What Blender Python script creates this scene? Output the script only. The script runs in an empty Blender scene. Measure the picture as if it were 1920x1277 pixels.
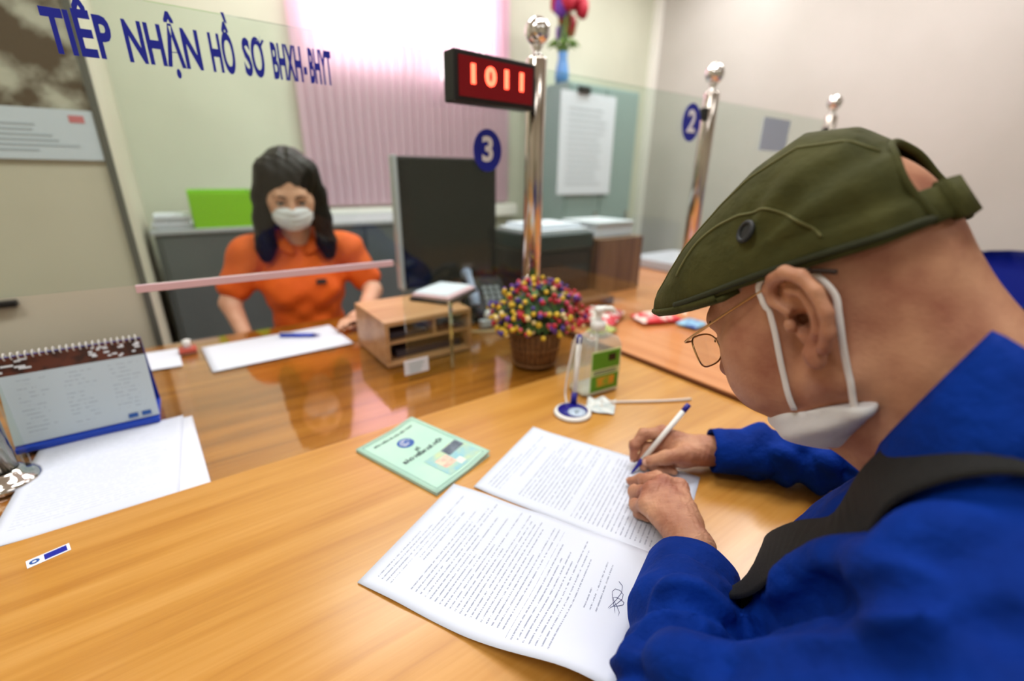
import bpy, bmesh, math, random
import numpy as np
from mathutils import Matrix, Vector
random.seed(7); np.random.seed(7)
S = bpy.context.scene
COL = S.collection

# ------------------------------------------------------------------ camera
# z = 0 is the counter top, the floor lies at z = FL
FL = -0.75
cam_d = bpy.data.cameras.new('camera'); cam = bpy.data.objects.new('camera', cam_d); COL.objects.link(cam)
RT = Vector((0.81100037, -0.58492575, 0.01184386)); UP = Vector((0.19195855, 0.28516534, 0.93905945)); FW = Vector((0.55265751, 0.75930402, -0.34355069))
cam.matrix_world = Matrix(((RT.x, UP.x, -FW.x, 0), (RT.y, UP.y, -FW.y, 0), (RT.z, UP.z, -FW.z, 0.46), (0, 0, 0, 1)))
cam_d.sensor_width = 36; cam_d.lens = 845 / 1920 * 36; cam_d.clip_start = 0.02
cam_d.dof.use_dof = True; cam_d.dof.focus_distance = 0.49; cam_d.dof.aperture_fstop = 1.95
S.camera = cam
# ------------------------------------------------------------------ light
w = bpy.data.worlds.new('world'); S.world = w; w.use_nodes = True
w.node_tree.nodes['Background'].inputs[0].default_value = (1.0, 0.97, 0.98, 1); w.node_tree.nodes['Background'].inputs[1].default_value = 14.0
S.view_settings.view_transform = 'Standard'; S.view_settings.look = 'None'; S.view_settings.exposure = -0.30; S.view_settings.gamma = 1.0
S.view_settings.use_curve_mapping = False
def area(name, loc, size, power, col=(1, 1, 1), aim=(0, 0, -1)):
    l = bpy.data.lights.new(name, 'AREA'); l.shape = 'RECTANGLE'; l.size, l.size_y = size; l.energy = power; l.color = col
    o = bpy.data.objects.new(name, l); COL.objects.link(o); o.location = loc
    o.rotation_euler = Vector(aim).to_track_quat('-Z', 'Y').to_euler(); return o
CEIL = 2.15
# rows of fluorescent ceiling panels
for i, (x, y, e) in enumerate(((-0.9, 0.4, 26), (0.9, 0.6, 30), (2.75, 0.95, 32), (-0.9, 2.3, 22), (0.9, 2.2, 36), (2.9, 2.2, 30), (-0.9, -1.6, 12), (1.2, -1.6, 12))):
    area('ceiling_panel_light', (x, y, CEIL - 0.03), (1.15, 0.5), e, (1.0, 0.985, 0.965))

# ------------------------------------------------------------------ helpers
def lin(c):
    return tuple((v / 12.92 if v <= 0.04045 else ((v + 0.055) / 1.055) ** 2.4) for v in c)
def rgb(r, g, b): return lin((r / 255, g / 255, b / 255)) + (1,)
def nd(nt, t, **kw):
    n = nt.nodes.new(t)
    for k, v in kw.items(): setattr(n, k, v)
    return n
MATS = {}
def mat(name, col, rough=0.5, metal=0.0, spec=0.5, col2=None, scale=(1, 1, 1), nscale=8, detail=4, bump=0.0, bscale=None, lo=0.35, hi=0.65, coat=0, emis=None, estr=0, sss=0, sheen=0, trans=0, ior=1.45, alpha=1.0, bdist=0.002):
    m = bpy.data.materials.new(name); m.use_nodes = True; nt = m.node_tree; b = nt.nodes['Principled BSDF']
    def si(k, v): b.inputs[k].default_value = v
    si('Base Color', col); si('Roughness', rough); si('Metallic', metal); si('Specular IOR Level', spec); si('Coat Weight', coat); si('Coat Roughness', 0.08)
    si('IOR', ior); si('Transmission Weight', trans); si('Alpha', alpha)
    if sheen: si('Sheen Weight', sheen); si('Sheen Roughness', 0.5)
    if sss: si('Subsurface Weight', sss); si('Subsurface Radius', (0.012, 0.005, 0.003)); si('Subsurface Scale', 1.0)
    if emis: si('Emission Color', emis); si('Emission Strength', estr)
    if col2 or bump:
        tc = nd(nt, 'ShaderNodeTexCoord'); mp = nd(nt, 'ShaderNodeMapping'); mp.inputs['Scale'].default_value = scale
        nt.links.new(tc.outputs['Object'], mp.inputs['Vector'])
        if col2:
            nz = nd(nt, 'ShaderNodeTexNoise'); nz.inputs['Scale'].default_value = nscale; nz.inputs['Detail'].default_value = detail
            nt.links.new(mp.outputs[0], nz.inputs['Vector'])
            cr = nd(nt, 'ShaderNodeValToRGB'); cr.color_ramp.elements[0].position = lo; cr.color_ramp.elements[1].position = hi
            cr.color_ramp.elements[0].color = col; cr.color_ramp.elements[1].color = col2
            nt.links.new(nz.outputs['Fac'], cr.inputs[0]); nt.links.new(cr.outputs[0], b.inputs['Base Color'])
        if bump:
            nb = nd(nt, 'ShaderNodeTexNoise'); nb.inputs['Scale'].default_value = bscale or nscale; nb.inputs['Detail'].default_value = 5
            nt.links.new(mp.outputs[0], nb.inputs['Vector'])
            bp = nd(nt, 'ShaderNodeBump'); bp.inputs['Strength'].default_value = bump; bp.inputs['Distance'].default_value = bdist
            nt.links.new(nb.outputs['Fac'], bp.inputs['Height']); nt.links.new(bp.outputs[0], b.inputs['Normal'])
    MATS[name] = m; return m

def wood(name, c1, c2, c3, rough, coat=0.0, along='x', fine=90, crough=0.06):
    m = bpy.data.materials.new(name); m.use_nodes = True; nt = m.node_tree; b = nt.nodes['Principled BSDF']
    tc = nd(nt, 'ShaderNodeTexCoord'); mp = nd(nt, 'ShaderNodeMapping')
    mp.inputs['Scale'].default_value = {'x': (1.3, 26, 26), 'y': (26, 1.3, 26), 'z': (26, 26, 1.3)}[along]
    nt.links.new(tc.outputs['Object'], mp.inputs['Vector'])
    n1 = nd(nt, 'ShaderNodeTexNoise'); n1.inputs['Scale'].default_value = 1.1; n1.inputs['Detail'].default_value = 5; n1.inputs['Distortion'].default_value = 0.6
    nt.links.new(mp.outputs[0], n1.inputs['Vector'])
    n2 = nd(nt, 'ShaderNodeTexNoise'); n2.inputs['Scale'].default_value = fine / 14; n2.inputs['Detail'].default_value = 6
    nt.links.new(mp.outputs[0], n2.inputs['Vector'])
    mx = nd(nt, 'ShaderNodeMath', operation='MULTIPLY_ADD'); mx.inputs[1].default_value = 0.42
    nt.links.new(n2.outputs['Fac'], mx.inputs[0]); nt.links.new(n1.outputs['Fac'], mx.inputs[2])
    cr = nd(nt, 'ShaderNodeValToRGB'); e = cr.color_ramp.elements; e[0].position = 0.50; e[0].color = c1; e[1].position = 0.92; e[1].color = c3
    k = e.new(0.71); k.color = c2
    nt.links.new(mx.outputs[0], cr.inputs[0]); nt.links.new(cr.outputs[0], b.inputs['Base Color'])
    b.inputs['Roughness'].default_value = rough; b.inputs['Coat Weight'].default_value = coat; b.inputs['Coat Roughness'].default_value = crough
    bp = nd(nt, 'ShaderNodeBump'); bp.inputs['Strength'].default_value = 0.06; bp.inputs['Distance'].default_value = 0.001
    nt.links.new(n2.outputs['Fac'], bp.inputs['Height']); nt.links.new(bp.outputs[0], b.inputs['Normal'])
    MATS[name] = m; return m

def glassy(name, tint=(1, 1, 1, 1), refl=0.9, rough=0.0, milk=0.0):
    m = bpy.data.materials.new(name); m.use_nodes = True; nt = m.node_tree; nt.nodes.remove(nt.nodes['Principled BSDF']); out = nt.nodes['Material Output']
    t = nd(nt, 'ShaderNodeBsdfTransparent'); t.inputs[0].default_value = tint
    g = nd(nt, 'ShaderNodeBsdfGlossy'); g.inputs['Roughness'].default_value = rough; g.inputs['Color'].default_value = (refl, refl, refl, 1)
    fr = nd(nt, 'ShaderNodeFresnel'); ge = nd(nt, 'ShaderNodeNewGeometry'); mi = nd(nt, 'ShaderNodeMath', operation='MULTIPLY_ADD'); mi.inputs[1].default_value = 1 / 1.45 - 1.45; mi.inputs[2].default_value = 1.45
    nt.links.new(ge.outputs['Backfacing'], mi.inputs[0]); nt.links.new(mi.outputs[0], fr.inputs['IOR'])
    mx = nd(nt, 'ShaderNodeMixShader'); nt.links.new(fr.outputs[0], mx.inputs[0]); nt.links.new(t.outputs[0], mx.inputs[1]); nt.links.new(g.outputs[0], mx.inputs[2])
    if milk:
        df = nd(nt, 'ShaderNodeBsdfDiffuse'); df.inputs[0].default_value = (.85, .88, .84, 1); m2 = nd(nt, 'ShaderNodeMixShader'); m2.inputs[0].default_value = milk
        nt.links.new(mx.outputs[0], m2.inputs[1]); nt.links.new(df.outputs[0], m2.inputs[2]); mx = m2
    nt.links.new(mx.outputs[0], out.inputs[0]); MATS[name] = m; return m

def tag(o, label=None, cat=None, group=None, kind=None):
    if label: o['label'] = label
    if cat: o['category'] = cat
    if group: o['group'] = group
    if kind: o['kind'] = kind
    return o
def empty(name, loc, label=None, cat=None, group=None, rz=0):
    o = bpy.data.objects.new(name, None); COL.objects.link(o); o.location = loc; o.rotation_euler[2] = rz
    o.empty_display_size = 0.05
    return tag(o, label, cat, group)
def world_of(o):
    return (world_of(o.parent) @ o.matrix_parent_inverse @ o.matrix_basis) if o.parent else o.matrix_basis.copy()
def link(name, me, m, parent=None, smooth=False, local=False):
    """link a mesh whose vertices are world coordinates (or parent-local with local=True) under parent"""
    o = bpy.data.objects.new(name, me); COL.objects.link(o)
    if m is not None:
        me.materials.clear(); me.materials.append(m)
    if smooth: me.polygons.foreach_set('use_smooth', [True] * len(me.polygons))
    if parent is not None:
        o.parent = parent
        if not local:
            o.matrix_parent_inverse = world_of(parent).inverted()
    return o
def fromdata(name, v, f):
    me = bpy.data.meshes.new(name); me.from_pydata([tuple(map(float, p)) for p in v], [], [tuple(map(int, q)) for q in f]); me.update(); return me
def bmesh_mesh(name, bm):
    me = bpy.data.meshes.new(name); bmesh.ops.recalc_face_normals(bm, faces=bm.faces); bm.to_mesh(me); bm.free(); return me
def box_me(name, x0, x1, y0, y1, z0, z1, bev=0.0, seg=2, M=None):
    bm = bmesh.new(); bmesh.ops.create_cube(bm, size=1)
    for v in bm.verts: v.co = Vector((x0 + (v.co.x + .5) * (x1 - x0), y0 + (v.co.y + .5) * (y1 - y0), z0 + (v.co.z + .5) * (z1 - z0)))
    if bev: bmesh.ops.bevel(bm, geom=bm.edges[:], offset=bev, segments=seg, profile=0.5, affect='EDGES')
    if M is not None: bm.transform(M)
    return bmesh_mesh(name, bm)
def box(name, x0, x1, y0, y1, z0, z1, m, parent=None, bev=0.0, M=None):
    return link(name, box_me(name, x0, x1, y0, y1, z0, z1, bev, M=M), m, parent)
def lathe(name, prof, m, parent=None, c=(0, 0, 0), n=32, M=None, smooth=True):
    bm = bmesh.new(); rings = []
    for r, z in prof:
        rings.append([bm.verts.new((r * math.cos(a * 2 * math.pi / n), r * math.sin(a * 2 * math.pi / n), z)) for a in range(n)] if r > 1e-6 else [bm.verts.new((0, 0, z))])
    for A, B in zip(rings, rings[1:]):
        for i in range(n):
            j = (i + 1) % n
            if len(A) == 1 and len(B) == 1: continue
            if len(A) == 1: bm.faces.new((A[0], B[i], B[j]))
            elif len(B) == 1: bm.faces.new((A[i], A[j], B[0]))
            else: bm.faces.new((A[i], A[j], B[j], B[i]))
    if M is not None: bm.transform(M)
    bmesh.ops.translate(bm, verts=bm.verts, vec=Vector(c))
    return link(name, bmesh_mesh(name, bm), m, parent, smooth)
def tube_me(name, pts, r, n=8, closed=False, caps=True):
    P = [Vector(p) for p in pts]; N = len(P); rad = r if hasattr(r, '__len__') else [r] * N
    bm = bmesh.new(); rings = []; prev = None
    for i in range(N):
        a = P[(i - 1) % N] if (closed or i > 0) else P[i]; b = P[(i + 1) % N] if (closed or i < N - 1) else P[i]
        t = (b - a).normalized()
        if prev is None: u = t.orthogonal().normalized()
        else: u = (prev - t * prev.dot(t)).normalized()
        prev = u; v = t.cross(u)
        rings.append([bm.verts.new(P[i] + rad[i] * (u * math.cos(2 * math.pi * k / n) + v * math.sin(2 * math.pi * k / n))) for k in range(n)])
    M = N if closed else N - 1
    for i in range(M):
        A, B = rings[i], rings[(i + 1) % N]
        for k in range(n): bm.faces.new((A[k], A[(k + 1) % n], B[(k + 1) % n], B[k]))
    if caps and not closed: bm.faces.new(rings[0][::-1]); bm.faces.new(rings[-1])
    return bmesh_mesh(name, bm)
def tube(name, pts, r, m, parent=None, n=8, closed=False):
    return link(name, tube_me(name, pts, r, n, closed), m, parent, True)
def spline(pts, n=8):
    P = [Vector(p) for p in pts]; out = []
    for i in range(len(P) - 1):
        p0, p1, p2, p3 = P[max(i - 1, 0)], P[i], P[i + 1], P[min(i + 2, len(P) - 1)]
        for k in range(n):
            t = k / n
            out.append(0.5 * ((2 * p1) + (p2 - p0) * t + (2 * p0 - 5 * p1 + 4 * p2 - p3) * t * t + (3 * p1 - p0 - 3 * p2 + p3) * t ** 3))
    out.append(P[-1]); return out
def ribbon_me(name, pts, nors, width, thick):
    """a flat band along pts, lying with its flat side facing nors"""
    P = [Vector(p) for p in pts]; bm = bmesh.new(); rings = []; N = len(P)
    W = width if hasattr(width, '__len__') else [width] * N
    for i in range(N):
        t = (P[min(i + 1, N - 1)] - P[max(i - 1, 0)]).normalized(); n = Vector(nors[i]); n = (n - t * n.dot(t)).normalized(); s = t.cross(n)
        rings.append([bm.verts.new(P[i] + s * W[i] / 2 * a + n * thick / 2 * b) for a, b in ((-1, -.4), (-.9, 1), (.9, 1), (1, -.4), (.9, -1), (-.9, -1))])
    for A, B in zip(rings, rings[1:]):
        for k in range(6): bm.faces.new((A[k], A[(k + 1) % 6], B[(k + 1) % 6], B[k]))
    bm.faces.new(rings[0][::-1]); bm.faces.new(rings[-1]); return bmesh_mesh(name, bm)
def text_me(name, s, size, extrude=0.0004, align='CENTER', bold=0.0, sx=1.0):
    c = bpy.data.curves.new(name, 'FONT'); c.body = s; c.size = size; c.extrude = extrude; c.align_x = align; c.align_y = 'CENTER'; c.offset = bold; c.resolution_u = 3
    o = bpy.data.objects.new(name, c); COL.objects.link(o); dg = bpy.context.evaluated_depsgraph_get(); dg.update()
    me = bpy.data.meshes.new_from_object(o.evaluated_get(dg)); bpy.data.objects.remove(o); bpy.data.curves.remove(c)
    if sx != 1: me.transform(Matrix.Diagonal((sx, 1, 1, 1)))
    return me
def frame(o, x, y):
    """matrix with columns x, y, x cross y at origin o"""
    x = Vector(x).normalized(); y = Vector(y).normalized(); z = x.cross(y).normalized(); y = z.cross(x)
    return Matrix(((x.x, y.x, z.x, o[0]), (x.y, y.y, z.y, o[1]), (x.z, y.z, z.z, o[2]), (0, 0, 0, 1)))

# ------------------------------------------------------------------ implicit surfaces for bodies and clothes
class Field:
    def __init__(s, lo, hi, step):
        s.lo = np.array(lo, float); s.h = step; s.n = np.ceil((np.array(hi) - s.lo) / step).astype(int) + 1
        s.ax = [s.lo[i] + step * np.arange(s.n[i]) for i in range(3)]; s.d = np.full(tuple(s.n), 0.05, np.float32)
    def sub(s, lo, hi):
        a = np.clip(np.floor((np.array(lo) - s.lo) / s.h).astype(int), 0, s.n); b = np.clip(np.ceil((np.array(hi) - s.lo) / s.h).astype(int) + 1, 0, s.n)
        sl = tuple(slice(a[i], b[i]) for i in range(3))
        return sl, s.ax[0][sl[0]][:, None, None].astype(np.float32), s.ax[1][sl[1]][None, :, None].astype(np.float32), s.ax[2][sl[2]][None, None, :].astype(np.float32)
    def comb(s, sl, q, k, op):
        d = s.d[sl]
        if d.size == 0: return
        if op == 'cut': q = -q; d, q = -d, -q
        if op == 'cut':
            hh = np.clip(0.5 + 0.5 * (q - d) / max(k, 1e-6), 0, 1); s.d[sl] = -(q * (1 - hh) + d * hh - k * hh * (1 - hh))
        else:
            hh = np.clip(0.5 + 0.5 * (q - d) / max(k, 1e-6), 0, 1); s.d[sl] = q * (1 - hh) + d * hh - k * hh * (1 - hh)
    def cone(s, a, b, r1, r2, k=0.01, op='add'):
        a = np.array(a, float); b = np.array(b, float); R = max(r1, r2) + k + 0.05
        sl, X, Y, Z = s.sub(np.minimum(a, b) - R, np.maximum(a, b) + R)
        ab = b - a; L = max(float(ab @ ab), 1e-12)
        t = np.clip(((X - a[0]) * ab[0] + (Y - a[1]) * ab[1] + (Z - a[2]) * ab[2]) / L, 0, 1)
        q = np.sqrt((X - a[0] - t * ab[0]) ** 2 + (Y - a[1] - t * ab[1]) ** 2 + (Z - a[2] - t * ab[2]) ** 2) - (r1 + (r2 - r1) * t)
        s.comb(sl, q, k, op)
    def ell(s, c, r, k=0.01, op='add', M=None):
        c = np.array(c, float); r = np.array(r, float); R = float(r.max()) + k + 0.05
        sl, X, Y, Z = s.sub(c - R, c + R); x, y, z = X - c[0], Y - c[1], Z - c[2]
        if M is not None:
            M = np.array(M.to_3x3()).T
            x, y, z = (M[i, 0] * x + M[i, 1] * y + M[i, 2] * z for i in range(3))
        k0 = np.sqrt((x / r[0]) ** 2 + (y / r[1]) ** 2 + (z / r[2]) ** 2); k1 = np.sqrt((x / r[0] ** 2) ** 2 + (y / r[1] ** 2) ** 2 + (z / r[2] ** 2) ** 2) + 1e-9
        s.comb(sl, k0 * (k0 - 1) / k1, k, op)
    def chain(s, pts, rad, k=0.004, op='add'):
        for i in range(len(pts) - 1): s.cone(pts[i], pts[i + 1], rad[i], rad[i + 1], k, op)
    def warp(s, fn):
        s.d += fn(s.ax[0][:, None, None], s.ax[1][None, :, None], s.ax[2][None, None, :]).astype(np.float32)
    def mesh(s):
        d = s.d; ins = d < 0; n = s.n
        c = np.zeros(tuple(n - 1), np.int8)
        for i in (0, 1):
            for j in (0, 1):
                for k in (0, 1): c += ins[i:n[0] - 1 + i, j:n[1] - 1 + j, k:n[2] - 1 + k]
        idx = np.argwhere((c > 0) & (c < 8)); vid = np.full(tuple(n - 1), -1, np.int64); vid[tuple(idx.T)] = np.arange(len(idx))
        off = [(i, j, k) for i in (0, 1) for j in (0, 1) for k in (0, 1)]
        val = {o: d[idx[:, 0] + o[0], idx[:, 1] + o[1], idx[:, 2] + o[2]] for o in off}
        acc = np.zeros((len(idx), 3)); cnt = np.zeros(len(idx))
        for o in off:
            for a in range(3):
                if o[a]: continue
                p = list(o); p[a] = 1; va, vb = val[o], val[tuple(p)]; cr = (va < 0) != (vb < 0)
                t = np.where(cr, va / np.where(va == vb, 1, va - vb), 0); pos = np.tile(np.array(o, float), (len(idx), 1)); pos[:, a] = t
                acc += pos * cr[:, None]; cnt += cr
        V = s.lo + s.h * (idx + acc / cnt[:, None]); F = []
        for a in range(3):
            b, e = (a + 1) % 3, (a + 2) % 3
            A = np.take(ins, range(n[a] - 1), a); B = np.take(ins, range(1, n[a]), a)
            E = np.argwhere(A != B); ok = (E[:, b] > 0) & (E[:, e] > 0) & (E[:, b] < n[b] - 1) & (E[:, e] < n[e] - 1); E = E[ok]
            fl = A[tuple(E.T)]; q = []
            for db, de in ((-1, -1), (0, -1), (0, 0), (-1, 0)):
                G = E.copy(); G[:, b] += db; G[:, e] += de; q.append(vid[tuple(G.T)])
            q = np.stack(q, 1); q[~fl] = q[~fl][:, ::-1]; F.append(q)
        return V, np.concatenate(F)
def joined(parts):
    V, F, o = [], [], 0
    for v, f in parts: V.append(v); F.append(f + o); o += len(v)
    return np.concatenate(V), np.concatenate(F)
def np_mesh(name, V, F, M=None):
    me = bpy.data.meshes.new(name); V = np.asarray(V, float)
    if M is not None: A = np.array(M); V = V @ A[:3, :3].T + A[:3, 3]
    me.vertices.add(len(V)); me.vertices.foreach_set('co', V.ravel()); me.loops.add(F.size); me.loops.foreach_set('vertex_index', F.ravel().astype(np.int32))
    me.polygons.add(len(F)); me.polygons.foreach_set('loop_start', np.arange(0, F.size, 4, dtype=np.int32)); me.update(calc_edges=True); me.validate(); return me

# ------------------------------------------------------------------ materials
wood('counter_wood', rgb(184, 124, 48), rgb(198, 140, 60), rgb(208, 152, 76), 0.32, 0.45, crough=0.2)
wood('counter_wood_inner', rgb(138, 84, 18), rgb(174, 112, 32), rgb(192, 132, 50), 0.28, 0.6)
wood('board_wood', rgb(190, 116, 62), rgb(208, 136, 80), rgb(216, 148, 96), 0.30, 0.3, along='y')
wood('box_wood', rgb(176, 124, 80), rgb(198, 148, 102), rgb(212, 166, 122), 0.42, 0.1)
wood('box_wood_dark', rgb(92, 66, 38), rgb(122, 92, 58), rgb(140, 108, 72), 0.5, along='z')
mat('edge_brown', rgb(96, 50, 24), 0.4)
mat('counter_body', rgb(150, 96, 44), 0.5, col2=rgb(170, 112, 56), scale=(1, 1, 8))
mat('wall_paint', rgb(206, 200, 180), 0.7, col2=rgb(200, 194, 174), nscale=3, bump=0.05, bscale=60)
mat('wall_green', rgb(206, 208, 190), 0.7, col2=rgb(200, 202, 184), nscale=3, bump=0.05, bscale=60)
mat('wall_side', rgb(194, 189, 184), 0.7, col2=rgb(188, 183, 177), nscale=2, bump=0.05, bscale=60)
mat('ceiling_paint', rgb(236, 234, 228), 0.8)
mat('floor_tile', rgb(170, 160, 146), 0.3, col2=rgb(184, 174, 160), nscale=5)
mat('white_trim', rgb(238, 236, 230), 0.45)
mat('dark_trim', rgb(92, 92, 84), 0.5)
mat('grey_cabinet', rgb(92, 100, 102), 0.45, col2=rgb(98, 106, 108), nscale=4)
mat('dark_gap', rgb(36, 40, 42), 0.6)
mat('teal_grey', rgb(142, 164, 162), 0.4)
mat('steel', rgb(205, 198, 190), 0.14, 1.0)
mat('chrome', rgb(225, 224, 222), 0.10, 1.0)
mat('black_plastic', rgb(22, 22, 24), 0.4)
mat('dark_screen', rgb(14, 20, 22), 0.12)
mat('silver_plastic', rgb(178, 184, 190), 0.35)
mat('blue_vinyl', rgb(22, 36, 160), 0.35)
mat('white_vinyl', rgb(236, 240, 250), 0.4)
mat('white_plastic', rgb(236, 236, 232), 0.35)
mat('led_red', rgb(255, 60, 40), 0.4, emis=(1.0, 0.07, 0.035, 1), estr=9)
mat('led_panel', rgb(70, 4, 10), 0.25, emis=(0.5, 0.0, 0.01, 1), estr=0.22)
mat('paper_white', rgb(222, 228, 240), 0.6)
mat('lime_plastic', rgb(136, 206, 24), 0.45)
mat('pink_paper', rgb(222, 186, 196), 0.6)
mat('slat_pink', rgb(226, 206, 218), 0.6)
mat('bright_slat', rgb(226, 206, 218), 0.6)
glassy('screen_glass', (0.915, 0.965, 0.94, 1))
glassy('counter_glass', (0.97, 0.96, 0.93, 1))
M_ = MATS
# translucent blind fabric
bl = bpy.data.materials.new('blind_fabric'); bl.use_nodes = True; nt = bl.node_tree; pb = nt.nodes['Principled BSDF']; pb.inputs['Base Color'].default_value = rgb(226, 208, 218); pb.inputs['Roughness'].default_value = 0.7
tl = nd(nt, 'ShaderNodeBsdfTranslucent'); tl.inputs[0].default_value = rgb(240, 208, 222); mx = nd(nt, 'ShaderNodeMixShader'); mx.inputs[0].default_value = 0.55
nt.links.new(pb.outputs[0], mx.inputs[1]); nt.links.new(tl.outputs[0], mx.inputs[2]); nt.links.new(mx.outputs[0], nt.nodes['Material Output'].inputs[0]); MATS['blind_fabric'] = bl

# ------------------------------------------------------------------ setting
def struct(o, label=None): o['kind'] = 'structure'; return tag(o, label)
YW, XR, XL, YF = 3.10, 3.80, -2.2, -2.8
struct(box('floor', XL - .1, XR + .1, YF - .1, YW + .2, FL - 0.1, FL, M_['floor_tile']), 'pale tiled office floor below the counter')
struct(box('ceiling', XL - .1, XR + .1, YF - .1, YW + .2, CEIL, CEIL + 0.1, M_['ceiling_paint']), 'white painted office ceiling')
# back wall with a window opening
WX0, WX1, WZ0, WZ1 = 0.72, 2.10, 1.02, 1.98
bm = bmesh.new()
def bmbox(bm, x0, x1, y0, y1, z0, z1):
    r = bmesh.ops.create_cube(bm, size=1)
    for v in r['verts']: v.co = Vector((x0 + (v.co.x + .5) * (x1 - x0), y0 + (v.co.y + .5) * (y1 - y0), z0 + (v.co.z + .5) * (z1 - z0)))
for a in ((XL, WX0, FL, CEIL), (WX1, XR, FL, CEIL), (WX0, WX1, FL, WZ0), (WX0, WX1, WZ1, CEIL)): bmbox(bm, a[0], a[1], YW, YW + .12, a[2], a[3])
struct(link('wall_back', bmesh_mesh('wall_back', bm), M_['wall_green']), 'pale green painted back wall behind the seated clerk')
struct(box('wall_right', XR, XR + .1, YF, YW + .12, FL, CEIL, M_['wall_side']), 'plain warm grey wall behind the capped man')
struct(box('wall_left', XL - .1, XL, YF, YW + .12, FL, CEIL, M_['wall_paint']), 'plain cream side wall')
struct(box('wall_front', XL, XR, YF - .1, YF, FL, CEIL, M_['wall_paint']), 'plain cream wall on the public side')
# the nearer wall that carries the hanging calendar, with a dark strip along its corner
struct(box('wall_pillar', XL, -0.125, 1.72, YW, FL, CEIL, M_['wall_paint']), 'cream wall with the hanging calendar')
struct(box('trim_1', -0.125, -0.109, 1.705, 1.74, FL, CEIL, M_['dark_trim']), 'dark strip along the wall corner beside the calendar')
struct(box('trim_2', XR - 0.05, XR, YW - 0.07, YW, FL, CEIL, M_['white_trim']), 'white pipe casing in the room corner')
struct(box('trim_3', WX0 - 0.12, WX1 + .12, YW - 0.10, YW, 0.165, 0.25, M_['white_trim'], bev=0.006), 'white ledge below the striped blind')
win = struct(empty('window_1', (WX0, YW, WZ0), 'bright window behind the pink blind'))
for a in ((WX0, WX0 + .05, WZ0, WZ1), (WX1 - .05, WX1, WZ0, WZ1), (WX0, WX1, WZ0, WZ0 + .05), (WX0, WX1, WZ1 - .05, WZ1), ((WX0 + WX1) / 2 - .025, (WX0 + WX1) / 2 + .025, WZ0, WZ1)):
    box('window_frame', a[0], a[1], YW + .03, YW + .08, a[2], a[3], M_['white_trim'], win)
for a, b in ((WX0 + .05, (WX0 + WX1) / 2 - .025), ((WX0 + WX1) / 2 + .025, WX1 - .05)):
    box('window_pane', a, b, YW + .05, YW + .056, WZ0 + .05, WZ1 - .05, M_['screen_glass'], win)
blind = empty('vertical_blind', (1.4, YW - .05, 0.26), 'pale pink vertical slat blind hanging over the bright window', 'blind')
box('head_rail', WX0 - .05, WX1 + .06, YW - .09, YW - .03, 2.02, 2.06, M_['white_trim'], blind)
sl_me = box_me('slat', -0.031, 0.031, -0.0015, 0.0015, 0.27, 2.02)
for i in range(27):
    x = WX0 + 0.0 + i * 0.0545
    o = link('slat', sl_me, M_['blind_fabric'], blind, local=True); o.location = (x - 1.4, 0.0, -0.26); o.rotation_euler[2] = 0.26 + random.uniform(-.05, .05)

# ------------------------------------------------------------------ counter
SEAM = 0.757
ctr = empty('service_counter', (0, 0.9, FL), 'long orange-brown wooden service counter with a glass-covered inner half', 'counter')
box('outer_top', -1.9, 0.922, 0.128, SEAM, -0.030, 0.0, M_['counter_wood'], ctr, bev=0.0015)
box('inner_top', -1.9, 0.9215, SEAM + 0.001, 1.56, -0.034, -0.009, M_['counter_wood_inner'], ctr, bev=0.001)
o = box('glass_cover', -1.9, 0.921, SEAM + 0.0015, 1.555, -0.0088, -0.0038, M_['counter_glass'], ctr); o['label'] = 'clear glass sheet over the inner half'
box('front_panel', -1.9, 0.92, 0.30, 0.33, FL, -0.034, M_['counter_body'], ctr)
box('rear_panel', -1.9, 0.92, 1.30, 1.33, FL, -0.034, M_['counter_body'], ctr)
brd = empty('counter_board', (0.925, 0.9, -0.03), 'reddish wooden board topping the next counter on the right', 'counter')
box('board', 0.927, 1.62, 0.10, 1.75, -0.006, 0.012, M_['board_wood'], brd, bev=0.001); box('board', 1.62, 3.2, 0.66, 1.75, -0.006, 0.012, M_['board_wood'], brd, bev=0.001)
box('edge_strip', 0.9225, 0.9275, 0.10, 1.75, -0.006, 0.0085, M_['edge_brown'], brd)
box('underside', 0.927, 1.62, 0.12, 1.75, -0.034, -0.006, M_['counter_body'], brd); box('underside', 1.62, 3.2, 0.68, 1.75, -0.034, -0.006, M_['counter_body'], brd)
box('front_panel', 0.93, 1.60, 0.30, 0.33, FL, -0.034, M_['counter_body'], brd); box('front_panel', 1.60, 3.18, 0.70, 0.73, FL, -0.034, M_['counter_body'], brd); box('rear_panel', 0.93, 3.18, 1.50, 1.53, FL, -0.034, M_['counter_body'], brd)

# ------------------------------------------------------------------ glass screens, posts, stickers
YG = 0.94; GT = 0.690
IN = -0.0036  # top of the glass cover on the inner counter
def post(x, label, y=YG, h=0.70, base=IN):
    t = empty('steel_post', (x, y, base), label, 'post', 'polished posts along the glass screen')
    lathe('tube', [(0, 0), (.0235, 0), (.0235, h - .0), (.021, h + .004), (0, h + .004)], M_['steel'], t, (x, y, base), 28)
    lathe('flange', [(.0238, 0.001), (.046, 0.001), (.046, .006), (.040, .011), (.030, .015), (.028, .022), (.0238, .024)], M_['chrome'], t, (x, y, base), 28)
    lathe('cup', [(.0, h + .004), (.016, h + .004), (.010, h + .012), (.008, h + .018), (.014, h + .026), (.012, h + .03), (0, h + .03)], M_['chrome'], t, (x, y, base), 24)
    cz = base + h + .056
    lathe('ball', [(.029 * math.sin(a * math.pi / 16), -.029 * math.cos(a * math.pi / 16)) for a in range(17)], M_['chrome'], t, (x, y, cz), 28)
    for z in (.18, h - .06):
        box('clamp', x - .036, x - .020, y - .012, y + .012, base + z - .018, base + z + .018, M_['black_plastic'] if z > .3 else M_['chrome'], t, bev=.003)
    return t
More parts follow.
